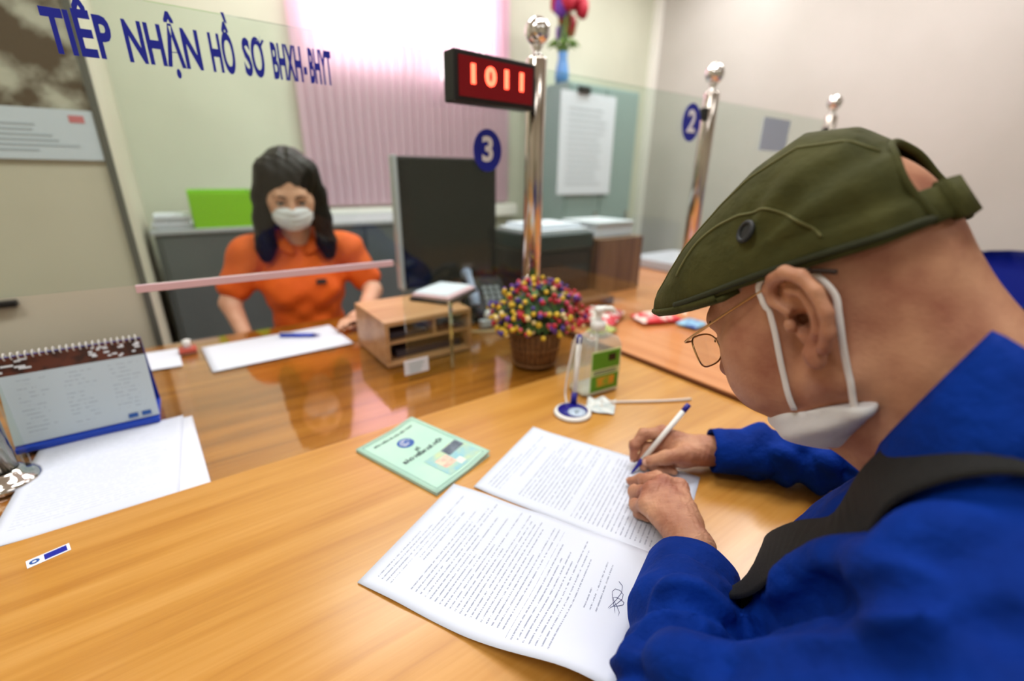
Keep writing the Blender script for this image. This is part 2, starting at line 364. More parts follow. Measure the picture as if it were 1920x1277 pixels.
post(-0.300, 'polished steel post beside the desk calendar, only its foot in view')
post(0.745, 'polished steel ball-topped post carrying the red number display', h=0.715)
post(1.458, 'polished steel ball-topped post beside the blue number 2 sign', base=0.012, h=0.70)
post(2.365, 'farthest polished steel post, its ball peeking over the cap', base=0.012, h=0.70)
def pane(name, pts, label, base):
    """a glass sheet in the plane y = YG, outline pts (x, z)"""
    bm = bmesh.new(); vs = [bm.verts.new((x, YG - .004, z)) for x, z in pts]; f = bm.faces.new(vs)
    r = bmesh.ops.extrude_face_region(bm, geom=[f]); bmesh.ops.translate(bm, vec=(0, .008, 0), verts=[v for v in r['geom'] if isinstance(v, bmesh.types.BMVert)])
    o = link(name, bmesh_mesh(name, bm), M_['screen_glass']); return tag(o, label, 'glass screen', 'glass screens on the counter')
CX0, CX1, CZ = -0.262, 0.38, 0.286
pane('glass_screen', [(-0.27, IN), (CX0, IN), (CX0, CZ), (CX1 - .02, CZ), (CX1, CZ - .02), (CX1, IN), (0.715, IN), (0.715, GT), (-0.27, GT)], 'clear glass screen with blue lettering and a cut-out above the counter', IN)
pane('glass_screen', [(0.775, 0.012), (1.428, 0.012), (1.428, GT + .005), (0.775, GT + .005)], 'clear glass screen between the display post and the number 2 post', 0.012)
pane('glass_screen', [(1.488, 0.012), (2.335, 0.012), (2.335, GT + .005), (1.488, GT + .005)], 'clear glass screen behind the green cap', 0.012)
pane('glass_screen', [(-1.4, IN), (-0.33, IN), (-0.33, GT), (-1.4, GT)], 'clear glass screen left of the desk calendar post', IN)
# light caught by the cut-out's glass edge, put in as a pale pink strip
tag(box('lit_edge_strip', -.075, CX1 - .018, YG - .005, YG + .005, CZ - .013, CZ - .0005, M_['pink_paper'], None, bev=.001), 'pale pink strip standing for light caught in the glass cut-out edge before the clerk', 'edge strip')
sg = empty('glass_lettering', (0.08, YG - .0045, 0.63), 'blue capital lettering stuck along the top of the glass screen', 'sign')
def word(s, x0, x1, z0, z1):
    me = text_me('word', s, 0.06, 0.0003, 'LEFT', 0.0020); co = [v.co.copy() for v in me.vertices]
    # fit the capitals between the given bounds
    return me, min(c.x for c in co), max(c.x for c in co)
words_ = [('TIẾP', -0.094, -0.024), ('NHẬN', -0.010, 0.080), ('HỒ', 0.093, 0.126), ('SƠ', 0.138, 0.168), ('BHXH', 0.180, 0.226), ('-', 0.2285, 0.2335), ('BHYT', 0.238, 0.276)]
for s, x0, x1 in words_:
    me, a, b = word(s, x0, x1, 0, 0); k = (x1 - x0) / (b - a); kz = 0.052 / 0.0437
    for v in me.vertices: v.co = Vector((x0 + (v.co.x - a) * k, YG - .0048 - v.co.z, 0.632 + v.co.y * kz))
    link('word', me, M_['blue_vinyl'], sg)
hm = box_me('horn_mark', -.0016, .0016, YG - .0052, YG - .0046, -.006, .006); hm.transform(Matrix.Translation((0.1675, 0, 0.6575)) @ Matrix.Rotation(.5, 4, 'Y')); link('horn_mark', hm, M_['blue_vinyl'], sg)
def number(n, x, z, label, k=1.0):
    t = empty('number_sticker', (x, YG - .006, z), label, 'sign', 'blue number signs on the glass')
    rx, rz = .033 * k, .039 * k
    def disc(nm, q, y, m):
        bm = bmesh.new(); vs = [bm.verts.new((x + q * rx * math.cos(a * math.pi / 24), y, z + q * rz * math.sin(a * math.pi / 24))) for a in range(48)]; f = bm.faces.new(vs)
        r = bmesh.ops.extrude_face_region(bm, geom=[f]); bmesh.ops.translate(bm, vec=(0, .0006, 0), verts=[v for v in r['geom'] if isinstance(v, bmesh.types.BMVert)])
        link(nm, bmesh_mesh(nm, bm), m, t)
    disc('disc', 1.0, YG - .0056, M_['blue_vinyl'])
    me = text_me('numeral', n, 0.062 * k, 0.0003, 'CENTER', 0.0022)
    me.transform(Matrix(((1, 0, 0, x), (0, 0, -1, YG - .0062), (0, 1, 0, z), (0, 0, 0, 1)))); link('numeral', me, M_['white_vinyl'], t)
number('3', 0.605, 0.513, 'blue round sign with a white three, stuck just below the red display', 1.15)
number('2', 1.362, 0.622, 'blue round sign with a white two beside the farther post, left of the cap', 1.4)
tag(box('glass_notice', 1.80, 2.0, YG - .006, YG - .0045, 0.56, 0.672, MATS['pale_blue'] if 'pale_blue' in MATS else mat('pale_blue', rgb(176, 192, 214), 0.5)), 'pale blue notice taped to the far glass above the cap', 'notice')
st = empty('small_card', (0.40, YG - .006, 0.026), 'small white card stuck low on the glass in front of the wooden box', 'card')
box('card', 0.368, 0.430, YG - .0062, YG - .0048, 0.012, 0.048, M_['paper_white'], st)
for i in range(3): box('print_line', 0.380, 0.418 - .004 * i, YG - .0066, YG - .0062, 0.036 - i * .009, 0.039 - i * .009, mat('print_teal', rgb(140, 170, 176), 0.6) if i == 0 else M_['print_teal'], st)
# red number display on the post
led = empty('number_display', (0.61, 0.915, 0.64), 'black box display with glowing red digits on the steel post', 'display')
LM = Matrix.Translation((0.603, 0.912, 0.645)) @ Matrix.Rotation(math.radians(4), 4, 'Z')
box('housing', -.110, .105, -.022, .018, -.046, .046, M_['black_plastic'], led, bev=.003, M=LM)
box('panel', -.100, .095, -.0235, -.0215, -.036, .036, M_['led_panel'], led, M=LM)
box('bracket', .10, .1165, -.008, .012, -.01, .01, M_['black_plastic'], led, M=LM)
for ch, x in (('1', -.066), ('0', -.022), ('1', .020), ('1', .062)):
    me = text_me('digit', ch, 0.046, 0.0005, 'CENTER', 0.0022, 1.15); me.transform(LM @ Matrix(((1, 0, 0, x), (0, 0, -1, -.0242), (0, 1, 0, 0.004), (0, 0, 0, 1)))); link('digit', me, M_['led_red'], led)

# ------------------------------------------------------------------ wall and cabinet things behind the clerk
cb = empty('steel_cabinet', (0.6, 2.6, FL), 'low dark grey office cabinet along the back wall behind the clerk', 'cabinet')
box('body', -0.09, 1.25, 2.46, 2.98, FL + .002, 0.205, M_['grey_cabinet'], cb, bev=.004)
box('top', -0.10, 1.26, 2.44, 2.99, 0.205, 0.225, M_['silver_plastic'], cb, bev=.003)
for i in range(3):
    x = -0.07 + i * 0.44
    d = box('door', x, x + .42, 2.448, 2.46, FL + .05, 0.19, M_['grey_cabinet'], cb, bev=.003)
    box('handle', x + .36, x + .385, 2.432, 2.448, -.10, 0.05, M_['dark_gap'], d, bev=.003)
gb = empty('document_tray', (0.17, 2.52, 0.225), 'lime green plastic file box behind the clerk', 'file box')
for nm, a in (('back_panel', (.06, .31, 2.60, 2.61, .225, .385)), ('front_panel', (.06, .31, 2.45, 2.46, .225, .375)), ('side_panel', (.06, .07, 2.46, 2.60, .225, .385)), ('side_panel', (.30, .31, 2.46, 2.60, .225, .385)), ('bottom', (.07, .30, 2.46, 2.60, .225, .232))):
    box(nm, *a, M_['lime_plastic'], gb, bev=.002)
for i in range(4):
    tag(box('paper_stack', -.085 + random.uniform(0, .012), .05, 2.47, 2.66, .2255 + i * .0145, .2385 + i * .0145, M_['paper_white'] if i % 2 else M_['silver_plastic']), ('bottom bundle', 'second lowest bundle', 'second highest bundle', 'topmost bundle')[i] + ' in the flat paper pile beside the green file box', 'papers', 'paper bundles on the cabinet')
lk = empty('locker', (2.5, 2.85, FL), 'tall pale teal steel locker in the far corner with papers clipped on', 'locker')
box('body', 2.36, 3.10, 2.62, 3.04, FL + .002, 1.075, M_['teal_grey'], lk, bev=.006)
for x in (2.375, 2.735):
    d = box('door', x, x + .35, 2.606, 2.62, FL + .06, 1.06, M_['teal_grey'], lk, bev=.004); box('handle', x + .3, x + .32, 2.59, 2.606, .1, .2, M_['steel'], d)
nb = empty('clipboard_notice', (2.5, 2.6, 0.3), 'white printed sheet hanging from a black clip on the teal locker', 'notice')
box('sheet', 2.26, 2.80, 2.578, 2.582, 0.335, 1.01, M_['paper_white'], nb); box('clip', 2.41, 2.52, 2.56, 2.58, 1.0, 1.045, M_['black_plastic'], nb, bev=.004)
for i in range(14): box('print_line', 2.33, 2.72 - random.uniform(0, .12), 2.5765, 2.578, 0.90 - i * .038, 0.908 - i * .038, mat('print_grey', rgb(170, 180, 190), .6) if i == 0 else M_['print_grey'], nb)
vs = empty('flower_vase', (2.36, 2.72, 1.075), 'blue vase of red and purple paper flowers on top of the locker', 'vase')
lathe('vase_body', [(0, 0), (.045, 0), (.05, .05), (.04, .11), (.03, .16), (.036, .19), (.03, .19), (.026, .16), (0, .15)], mat('blue_vase', rgb(86, 140, 200), .3), vs, (2.40, 2.74, 1.077), 24)
mat('red_petal', rgb(170, 24, 50), .6); mat('purple_petal', rgb(96, 50, 150), .6); mat('green_leaf', rgb(84, 120, 50), .6, col2=rgb(110, 146, 66), nscale=30)
for i in range(14):
    a = random.uniform(0, 6.28); s_ = random.uniform(.02, .13); top = Vector((2.40 + s_ * math.cos(a), 2.74 + s_ * math.sin(a), 1.45 + random.uniform(-.06, .2)))
    tube('stem', [(2.40, 2.74, 1.20), (2.40 + .3 * (top.x - 2.4), 2.74 + .3 * (top.y - 2.74), 1.3), top], .004, M_['green_leaf'], vs, 6)
    bm = bmesh.new(); bmesh.ops.create_icosphere(bm, subdivisions=2, radius=.045)
    for v in bm.verts: v.co.z *= 1.5; v.co *= 1 + .15 * math.sin(9 * v.co.x * 40 + 7 * v.co.y * 40)
    bmesh.ops.translate(bm, verts=bm.verts, vec=top); link('flower_head', bmesh_mesh('flower_head', bm), M_['red_petal'] if i % 3 else M_['purple_petal'], vs, True)
for i in range(10):
    a = i * .63; tube('leaf', spline([(2.40, 2.74, 1.22), (2.40 + .06 * math.cos(a), 2.74 + .06 * math.sin(a), 1.32), (2.40 + .12 * math.cos(a), 2.74 + .12 * math.sin(a), 1.30)], 4), [.004] * 4 + [.012, .014, .01, .004, .002], M_['green_leaf'], vs, 6)
# hanging wall calendar
wc = empty('wall_calendar', (-.3, 1.70, .48), 'hanging wall calendar with a branch picture over a white date sheet', 'calendar')
mat('calendar_picture', rgb(190, 188, 170), .5, col2=rgb(84, 66, 44), nscale=7, detail=7, lo=.42, hi=.54)
box('picture', -.64, -.125, 1.7135, 1.7185, .60, .88, M_['calendar_picture'], wc); box('date_sheet', -.64, -.126, 1.709, 1.7135, .485, .605, mat('date_blue', rgb(206, 216, 226), .5), wc)
box('red_mark', -.175, -.145, 1.708, 1.709, .575, .592, mat('red_print', rgb(206, 120, 124), .6), wc)
for i in range(6): box('print_line', -.60, -.16 - random.uniform(0, .1), 1.708, 1.709, .505 + i * .012, .509 + i * .012, M_['print_grey'], wc)
tag(box('wall_bar', -.60, -.385, 1.695, 1.7195, .118, .135, M_['black_plastic'], bev=.003), 'small black bar on the wall below the hanging calendar', 'bar')
# ------------------------------------------------------------------ printed paper
def print_mat(name, rows, blocks, ink=(0.16, 0.19, 0.30, 1), paper=None, dens=0.46, us=46, strength=0.72, cols=None):
    """rows of small print: blocks are (v0, v1, u0, u1, raggedness) in page coordinates"""
    m = bpy.data.materials.new(name); m.use_nodes = True; nt = m.node_tree; b = nt.nodes['Principled BSDF']; b.inputs['Roughness'].default_value = 0.6
    L = nt.links.new
    def math_(op, a, c=None):
        n = nd(nt, 'ShaderNodeMath', operation=op)
        for i, x in enumerate((a, c)):
            if x is None: continue
            if isinstance(x, (int, float)): n.inputs[i].default_value = x
            else: L(x, n.inputs[i])
        return n.outputs[0]
    uv = nd(nt, 'ShaderNodeUVMap'); sp = nd(nt, 'ShaderNodeSeparateXYZ'); L(uv.outputs[0], sp.inputs[0]); u, v = sp.outputs[0], sp.outputs[1]
    vl = math_('MULTIPLY', v, float(rows)); row = math_('FLOOR', vl); fr = math_('FRACT', vl)
    line = math_('MULTIPLY', math_('GREATER_THAN', fr, 0.36), math_('LESS_THAN', fr, 0.60))
    wn = nd(nt, 'ShaderNodeTexWhiteNoise', noise_dimensions='1D'); L(row, wn.inputs['W']); rnd = wn.outputs['Value']
    cv = nd(nt, 'ShaderNodeCombineXYZ'); L(math_('MULTIPLY', u, float(us)), cv.inputs[0]); L(math_('MULTIPLY', row, 7.31), cv.inputs[1]); L(math_('MULTIPLY', fr, 1.6), cv.inputs[2])
    nz = nd(nt, 'ShaderNodeTexNoise'); nz.inputs['Scale'].default_value = 1.0; nz.inputs['Detail'].default_value = 3.0; L(cv.outputs[0], nz.inputs['Vector'])
    wd = math_('GREATER_THAN', nz.outputs['Fac'], dens)
    tot = None
    for v0, v1, u0, u1, rag in blocks:
        k = math_('MULTIPLY', math_('GREATER_THAN', v, v0), math_('LESS_THAN', v, v1))
        k = math_('MULTIPLY', k, math_('GREATER_THAN', u, u0)); end = math_('SUBTRACT', u1, math_('MULTIPLY', math_('POWER', rnd, 2.0), rag))
        k = math_('MULTIPLY', k, math_('LESS_THAN', u, end)); tot = k if tot is None else math_('MAXIMUM', tot, k)
    fac = math_('MULTIPLY', math_('MULTIPLY', math_('MULTIPLY', line, wd), tot), strength)
    mx = nd(nt, 'ShaderNodeMix', data_type='RGBA'); L(fac, mx.inputs['Factor']); mx.inputs[6].default_value = paper or rgb(216, 224, 240); mx.inputs[7].default_value = ink
    L(mx.outputs[2], b.inputs['Base Color']); MATS[name] = m; return m
def sheet(name, O, eu, ev, wu, lv, z, m, label=None, cat='paper', nu=20, nv=26, thick=0.0004, parent=None, group=None, zf=None):
    """a real sheet of paper: u runs along a line of print, v down the page"""
    O = Vector(O); eu = Vector(eu).normalized(); ev = Vector(ev).normalized(); bm = bmesh.new(); uvl = bm.loops.layers.uv.new('UVMap')
    G = [[None] * (nv + 1) for _ in range(nu + 1)]; uvs = {}
    for i in range(nu + 1):
        for j in range(nv + 1):
            a, c = i / nu, j / nv; p = O + eu * wu * a + ev * lv * c; zz = z + (zf(a, c) if zf else 0)
            G[i][j] = bm.verts.new((p.x, p.y, p.z + zz)); uvs[G[i][j]] = (a, c)
    for i in range(nu):
        for j in range(nv):
            f = bm.faces.new((G[i][j], G[i + 1][j], G[i + 1][j + 1], G[i][j + 1]))
    bm.normal_update()
    if bm.faces[:][0].normal.z < 0: bmesh.ops.reverse_faces(bm, faces=bm.faces[:])
    for f in bm.faces:
        for l in f.loops: l[uvl].uv = uvs[l.vert]
    me = bpy.data.meshes.new(name); bm.to_mesh(me); bm.free(); o = link(name, me, m, parent, True)
    sd = o.modifiers.new('thickness', 'SOLIDIFY'); sd.thickness = thick; sd.offset = -1
    if label: tag(o, label, cat, group)
    return o
sm = lambda t: max(0.0, min(1.0, t)) ** 2 * (3 - 2 * max(0.0, min(1.0, t)))
print_mat('form_print_a', 46, [(.05, .12, .08, .92, .55), (.14, .17, .30, .80, .1), (.20, .60, .10, .95, .5), (.62, .78, .06, .93, .55), (.80, .87, .42, .80, .3)], us=120)
print_mat('form_print_b', 46, [(.05, .12, .08, .92, .55), (.15, .18, .30, .80, .1), (.21, .48, .10, .95, .4), (.51, .90, .08, .95, .4)], us=120)
print_mat('form_print_c', 40, [(.10, .90, .08, .90, .35)], ink=(.45, .50, .58, 1), strength=.55)
fa = empty('form_sheet', (.25, .37, 0), 'handwritten form lying nearest the viewer, overlapping the other sheet', 'paper', 'forms in front of the man')
sheet('page', (.092, .434, 0), (.176, .092, 0), (.092, -.176, 0), .207, .310, .0022, M_['form_print_a'], parent=fa,
      zf=lambda a, c: .030 * sm((c - .45) / .45) * sm((.5 - a) / .5) + .0025 * sm((c - .3) / .3) * math.sin(a * 3.1) + .0015 * math.sin(c * 9) ** 2)
mat('ink_blue', rgb(40, 44, 110), .5)
def on_a(a, c, z=.0062): p = Vector((.092, .434, 0)) + Vector((.176, .092, 0)).normalized() * .207 * a + Vector((.092, -.176, 0)).normalized() * .310 * c; return (p.x, p.y, z)
tube('signature', [on_a(.52 + .16 * math.cos(t * 1.3) * (1 - t / 14), .90 + .02 * math.sin(t * 2.6) + .002 * t) for t in [i * .35 for i in range(34)]], .0003, M_['ink_blue'], fa, 4)
fb = empty('form_sheet', (.45, .45, 0), 'handwritten form under the writing hand', 'paper', 'forms in front of the man')
sheet('page', (.297, .505, 0), (.187, .087, 0), (.087, -.187, 0), .207, .305, .0009, M_['form_print_b'], parent=fb, zf=lambda a, c: .002 * sm((.12 - c) / .12) + .0004 * math.sin(7 * a + 3 * c) ** 2)
# papers on the inner half
la = empty('loose_paper', (-.17, .90, 0), 'pale printed sheet lying in front of the desk calendar', 'paper')
sheet('page', (-.272, 1.040, 0), (1, -.03, 0), (-.045, -1, 0), .208, .281, IN + .0022, M_['form_print_c'], parent=la, zf=lambda a, c: .0012 * math.sin(4 * a + 2 * c) ** 2)
sheet('page', (-.255, 1.032, 0), (1, -.03, 0), (.055, -1, 0), .205, .274, IN + .0009, M_['paper_white'], parent=la)
lb = sheet('clerk_paper', (-.012, 1.464, 0), (1, .035, 0), (.06, -1, 0), .35, .212, IN + .0006, M_['paper_white'], 'blank white sheet with a blue pen on it before the clerk', 'paper')
sheet('side_paper', (-.150, 1.50, 0), (1, -.1, 0), (.05, -1, 0), .085, .15, IN + .0006, M_['paper_white'], 'white slip behind the desk calendar', 'paper')
mat('blue_plastic', rgb(28, 70, 190), .3); mat('navy_plastic', rgb(34, 30, 140), .35); mat('stamp_red', rgb(190, 84, 70), .5)
bp = empty('ballpoint_pen', (.23, 1.41, 0), 'blue ballpoint pen lying on the clerk\'s white sheet', 'pen')
pa, pb2 = Vector((.185, 1.432, IN + .008)), Vector((.285, 1.368, IN + .008)); dv = (pb2 - pa)
tube('barrel', [pa, pa + dv * .82], .0055, M_['blue_plastic'], bp, 10); tube('nib', [pa + dv * .82, pa + dv], [.0055, .001], M_['navy_plastic'], bp, 10); tube('clip', [pa + Vector((0, 0, .0075)), pa + dv * .35 + Vector((0, 0, .0075))], .0018, M_['white_plastic'], bp, 6)
sp_ = empty('hand_stamp', (-.04, 1.445, IN), 'small red and cream rubber stamp by the clerk\'s sheet', 'stamp')
box('stamp_base', -.062, -.022, 1.428, 1.462, IN + .0005, .010, M_['stamp_red'], sp_, bev=.003); lathe('stamp_handle', [(0, .010), (.010, .010), (.008, .022), (.011, .03), (0, .034)], M_['white_plastic'], sp_, (-.042, 1.445, 0), 16)

# ------------------------------------------------------------------ insurance booklet
bk = empty('booklet', (.26, .63, 0), 'mint green insurance booklet with a blue emblem lying on the counter', 'booklet')
mat('mint_cover', rgb(190, 228, 208), .45, col2=rgb(178, 220, 204), nscale=12); mat('mint_dark', rgb(116, 160, 150), .5); mat('booklet_page', rgb(226, 230, 222), .6)
BO, BU, BV = Vector((.178, .707, 0)), Vector((.124, .042, 0)).normalized(), Vector((.042, -.190, 0)); BV = (BV - BU * BV.dot(BU)).normalized()
BW, BL_ = .131, .197
sheet('inner_page', BO + BU * .001 + BV * .001, BU, BV, BW - .002, BL_ - .002, .0035, M_['booklet_page'], parent=bk, nu=8, nv=8, thick=.0018, zf=lambda a, c: .004 * sm((a - .55) / .45))
sheet('cover', BO, BU, BV, BW, BL_, .0052, M_['mint_cover'], parent=bk, nu=12, nv=12, thick=.0007, zf=lambda a, c: .0055 * sm((a - .55) / .45))
sheet('back_cover', BO, BU, BV, BW, BL_, .0012, M_['mint_cover'], parent=bk, nu=4, nv=4, thick=.0007)
def bpos(a, c): p = BO + BU * BW * a + BV * BL_ * c; return Vector((p.x, p.y, .0054 + .0055 * sm((a - .55) / .45)))
def bquad(nm, a0, a1, c0, c1, m, dz=.0001):
    n = 6; V, F = [], []
    for i in range(n + 1):
        for c in (c0, c1): V.append(bpos(a0 + (a1 - a0) * i / n, c) + Vector((0, 0, dz)))
    for i in range(n): F.append((2 * i, 2 * i + 1, 2 * i + 3, 2 * i + 2))
    return link(nm, fromdata(nm, V, F), m, bk)
for a0, a1, c0, c1 in ((.06, .94, .035, .042), (.06, .94, .958, .965), (.06, .068, .04, .96), (.932, .94, .04, .96)): bquad('border_line', a0, a1, c0, c1, M_['mint_dark'])
mat('emblem_blue', rgb(44, 92, 170), .45); mat('card_sky', rgb(140, 196, 210), .45, col2=rgb(196, 216, 170), nscale=40); mat('photo_dark', rgb(70, 80, 100), .45, col2=rgb(110, 124, 140), nscale=90); mat('photo_red', rgb(226, 160, 150), .45, col2=rgb(240, 214, 190), nscale=70)
c0 = bpos(.5, .28)
def bdisc(nm, c, r, m, dz): 
    V = [c + BU * r * math.cos(t * math.pi / 16) + BV * r * math.sin(t * math.pi / 16) + Vector((0, 0, dz)) for t in range(32)]; return link(nm, fromdata(nm, V, [tuple(range(31, -1, -1))]), m, bk)
bdisc('emblem', c0, .0155, M_['emblem_blue'], .0002)
for k in range(3): tube('emblem_ring', [c0 + BU * (.004 + .003 * k) * math.cos(t * math.pi / 8 + k) + BV * (.004 + .003 * k) * math.sin(t * math.pi / 8 + k) + Vector((0, 0, .0004)) for t in range(12)], .0007, M_['white_vinyl'], bk, 5)
def bktext(s, a, c, size, m, bold=.0002):
    me = text_me('printed_line', s, size, .00005, 'CENTER', bold); p = bpos(a, c)
    F = frame(p + Vector((0, 0, .0003)), BU, -BV); me.transform(F)
    for v in me.vertices: q = Vector((v.co.x, v.co.y, 0)) - BO; v.co.z += bpos(q.dot(BU) / BW, .5).z - p.z
    link('printed_line', me, m, bk)
mat('ink_grey', rgb(70, 90, 90), .5)
bktext('BẢO HIỂM XÃ HỘI VIỆT NAM', .5, .12, .0066, M_['ink_grey']); bktext('SỔ', .5, .44, .0085, M_['ink_grey'], .0004); bktext('BẢO HIỂM XÃ HỘI', .5, .51, .0105, M_['ink_grey'], .0005)
for a in ((.34, .94, .62, .93, 'card_sky'), (.42, .62, .70, .84, 'photo_red'), (.64, .92, .63, .74, 'photo_dark'), (.60, .70, .82, .90, 'booklet_page')): bquad('printed_picture', a[0], a[1], a[2], a[3], M_[a[4]], .0002 if a[4] == 'card_sky' else .0004)

# ------------------------------------------------------------------ desk calendar
dc = empty('desk_calendar', (-.2, 1.06, IN), 'tent-shaped desk calendar with brown header and blue base', 'calendar')
print_mat('calendar_print', 16, [(.06, .90, .10, .30, .12), (.06, .90, .40, .62, .12), (.06, .80, .72, .95, .12)], ink=(.30, .36, .46, 1), paper=rgb(196, 210, 222), dens=.50, us=30, strength=.65)
mat('header_brown', rgb(98, 50, 36), .4, col2=rgb(60, 34, 28), nscale=40, lo=.45, hi=.6)
CXa, CXb = -.300, -.100
def cal_face(nm, t0, t1, m, off=0.0, back=False):
    y = lambda t: (1.034 + .046 * t) if not back else (1.128 - .046 * t)
    s = -1 if not back else 1
    V = []
    for t in (t0, t1):
        for x in (CXa, CXb): V.append((x, y(t) + s * off, .008 + .150 * t))
    me = fromdata(nm, V, [(0, 1, 3, 2)]); uvl = me.uv_layers.new(name='UVMap')
    for l, uv in zip(uvl.data, ((0, 1), (1, 1), (1, 0), (0, 0))): l.uv = uv
    o = link(nm, me, m, dc); sd = o.modifiers.new('t', 'SOLIDIFY'); sd.thickness = .0012; sd.offset = -1; return o
cal_face('board', 0, 1, M_['blue_plastic'], -.0016); cal_face('back_board', 0, 1, M_['blue_plastic'], 0, True)
cal_face('page', .03, .80, M_['calendar_print']); cal_face('header', .80, 1.0, M_['header_brown'])
box('base', CXa, CXb, 1.026, 1.135, IN + .0034, .010, M_['blue_plastic'], dc, bev=.002)
for i in range(22):
    x = CXa + .008 + i * .0088
    tube('ring', [(x, 1.081 + .007 * math.cos(a * .7854), .159 + .006 * math.sin(a * .7854)) for a in range(8)], .0010, M_['white_plastic'], dc, 5, True)
rc = random.Random(5)
for k in range(26):
    x, a, w_ = (rc.uniform(-.175, -.105), rc.uniform(.83, .97), rc.uniform(.002, .005)) if k < 20 else (rc.uniform(-.295, -.26), rc.uniform(.84, .97), rc.uniform(.004, .009))
    me = box_me('header_print', -w_, w_, -.0016, .0016, 0, .0003); me.transform(frame((x, 1.034 + .046 * a - .0016, .008 + .150 * a), (1, 0, 0), (0, .046, .150))); link('header_print', me, M_['white_vinyl'], dc)
for x in (-.138, -.118): 
    me = box_me('logo_block', -.007, .007, -.004, .004, 0, .0003); me.transform(frame((x, 1.034 + .046 * .09 - .0016, .008 + .150 * .09), (1, 0, 0), (0, .046, .150))); link('logo_block', me, M_['emblem_blue'], dc)
# small logo sticker on the counter
ls = empty('logo_sticker', (-.215, .695, 0), 'small white and blue sticker on the counter edge at far left', 'sticker')
LMx = Matrix.Translation((-.214, .700, 0)) @ Matrix.Rotation(math.radians(14), 4, 'Z')
box('sticker_back', -.019, .021, -.0085, .0085, .0002, .0006, M_['white_vinyl'], ls, M=LMx); box('blue_block', -.003, .018, -.006, .006, .0006, .0008, M_['blue_vinyl'], ls, M=LMx)
lathe('logo_ring', [(.002, .0006), (.0048, .0006), (.0048, .0008), (.002, .0008), (.002, .0006)], M_['emblem_blue'], ls, (-.2255, .6972, 0), 16)

# ------------------------------------------------------------------ sanitiser bottle
mat('gel', rgb(226, 232, 222), .05, trans=.0); glassy('clear_plastic', (.90, .93, .88, 1), .9, .02, .22)
sb = empty('sanitizer_bottle', (.706, .645, 0), 'clear pump bottle of hand sanitiser with a green label', 'bottle')
BM = Matrix.Translation((.706, .650, 0)) @ Matrix.Rotation(math.radians(-6), 4, 'Z')
def rrect(hx, hy, r, n=6):
    out = []
    for q, (sx, sy) in enumerate(((1, 1), (-1, 1), (-1, -1), (1, -1))):
        for i in range(n + 1):
            a = q * math.pi / 2 + i / n * math.pi / 2; out.append((sx * (hx - r) + r * math.cos(a), sy * (hy - r) + r * math.sin(a)))
    return out
def loft(nm, secs, m, parent, M=None, cap=True):
    bm = bmesh.new(); rings = [[bm.verts.new((x, y, z)) for x, y in rrect(hx, hy, r)] for hx, hy, r, z in secs]
    for A, B in zip(rings, rings[1:]):
        for i in range(len(A)): bm.faces.new((A[i], A[(i + 1) % len(A)], B[(i + 1) % len(A)], B[i]))
    if cap: bm.faces.new(rings[0][::-1]); bm.faces.new(rings[-1])
    if M is not None: bm.transform(M)
    return link(nm, bmesh_mesh(nm, bm), m, parent, True)
loft('bottle_body', [(.046, .028, .012, .0004), (.052, .033, .014, .004), (.053, .034, .014, .060), (.052, .033, .014, .112), (.044, .029, .014, .127), (.022, .018, .012, .137), (.014, .014, .0135, .140), (.014, .014, .0135, .148)], M_['clear_plastic'], sb, BM)
loft('bottle_base', [(.046, .028, .012, .001), (.0505, .0315, .013, .005), (.0505, .0315, .013, .010)], M_['white_plastic'], sb, BM)
lathe('dip_tube', [(0, .012), (.0025, .012), (.0025, .14), (0, .14)], M_['white_plastic'], sb, M=BM, n=10)
mat('label_green', rgb(84, 150, 30), .4); mat('label_pale', rgb(206, 222, 160), .4); mat('label_orange', rgb(226, 150, 40), .5, col2=rgb(120, 170, 40), nscale=60)
lb_ = box('label', -.040, .040, -.0356, -.0342, .012, .108, M_['label_pale'], sb, M=BM)
box('label_block', -.038, .038, -.0363, -.0356, .066, .105, M_['label_green'], lb_, M=BM); box('label_block', -.038, .038, -.0363, -.0356, .014, .050, M_['label_green'], lb_, M=BM)
box('label_picture', -.024, .026, -.0370, -.0363, .024, .046, M_['label_orange'], lb_, M=BM); box('label_mark', .006, .026, -.0370, -.0363, .082, .098, M_['dark_screen'], lb_, M=BM)
for z in (.054, .059): box('label_line', -.032, .030, -.0363, -.0356, z, z + .002, M_['ink_grey'], lb_, M=BM)
lathe('pump_collar', [(0, .146), (.0165, .146), (.0165, .158), (.013, .164), (.007, .166), (.006, .182), (.010, .184), (.011, .192), (.008, .196), (0, .197)], M_['white_plastic'], sb, M=BM, n=24)
me = tube_me('pump_nozzle', spline([(0, 0, .190), (.018, -.004, .190), (.032, -.007, .188), (.036, -.008, .182)], 4), [.0075] * 4 + [.006] * 4 + [.005] * 5, 10); me.transform(BM); link('pump_nozzle', me, M_['white_plastic'], sb, True)

# ------------------------------------------------------------------ pen stand with its round base, wrapper and cord
ps = empty('pen_stand', (.588, .588, 0), 'white round pen stand with a navy crescent and an upright pen', 'pen stand')
PC = (.586, .590, 0)
lathe('stand_base', [(0, .0004), (.037, .0004), (.039, .003), (.037, .007), (.033, .0085), (0, .0085)], M_['white_plastic'], ps, PC, 40)
lathe('navy_disc', [(0, .0088), (.031, .0088), (.031, .0094), (0, .0094)], M_['navy_plastic'], ps, PC, 40)
lathe('logo_disc', [(0, .0096), (.0185, .0096), (.0185, .0102), (0, .0102)], mat('pale_disc', rgb(196, 214, 236), .4), ps, (PC[0] - .000, PC[1] - .013, 0), 32)
tube('logo_scribble', [(PC[0] + .008 * math.cos(t * .8) * (1 - t / 20), PC[1] - .013 + .006 * math.sin(t * 1.1), .0104) for t in range(14)], .0006, M_['ink_grey'], ps, 5)
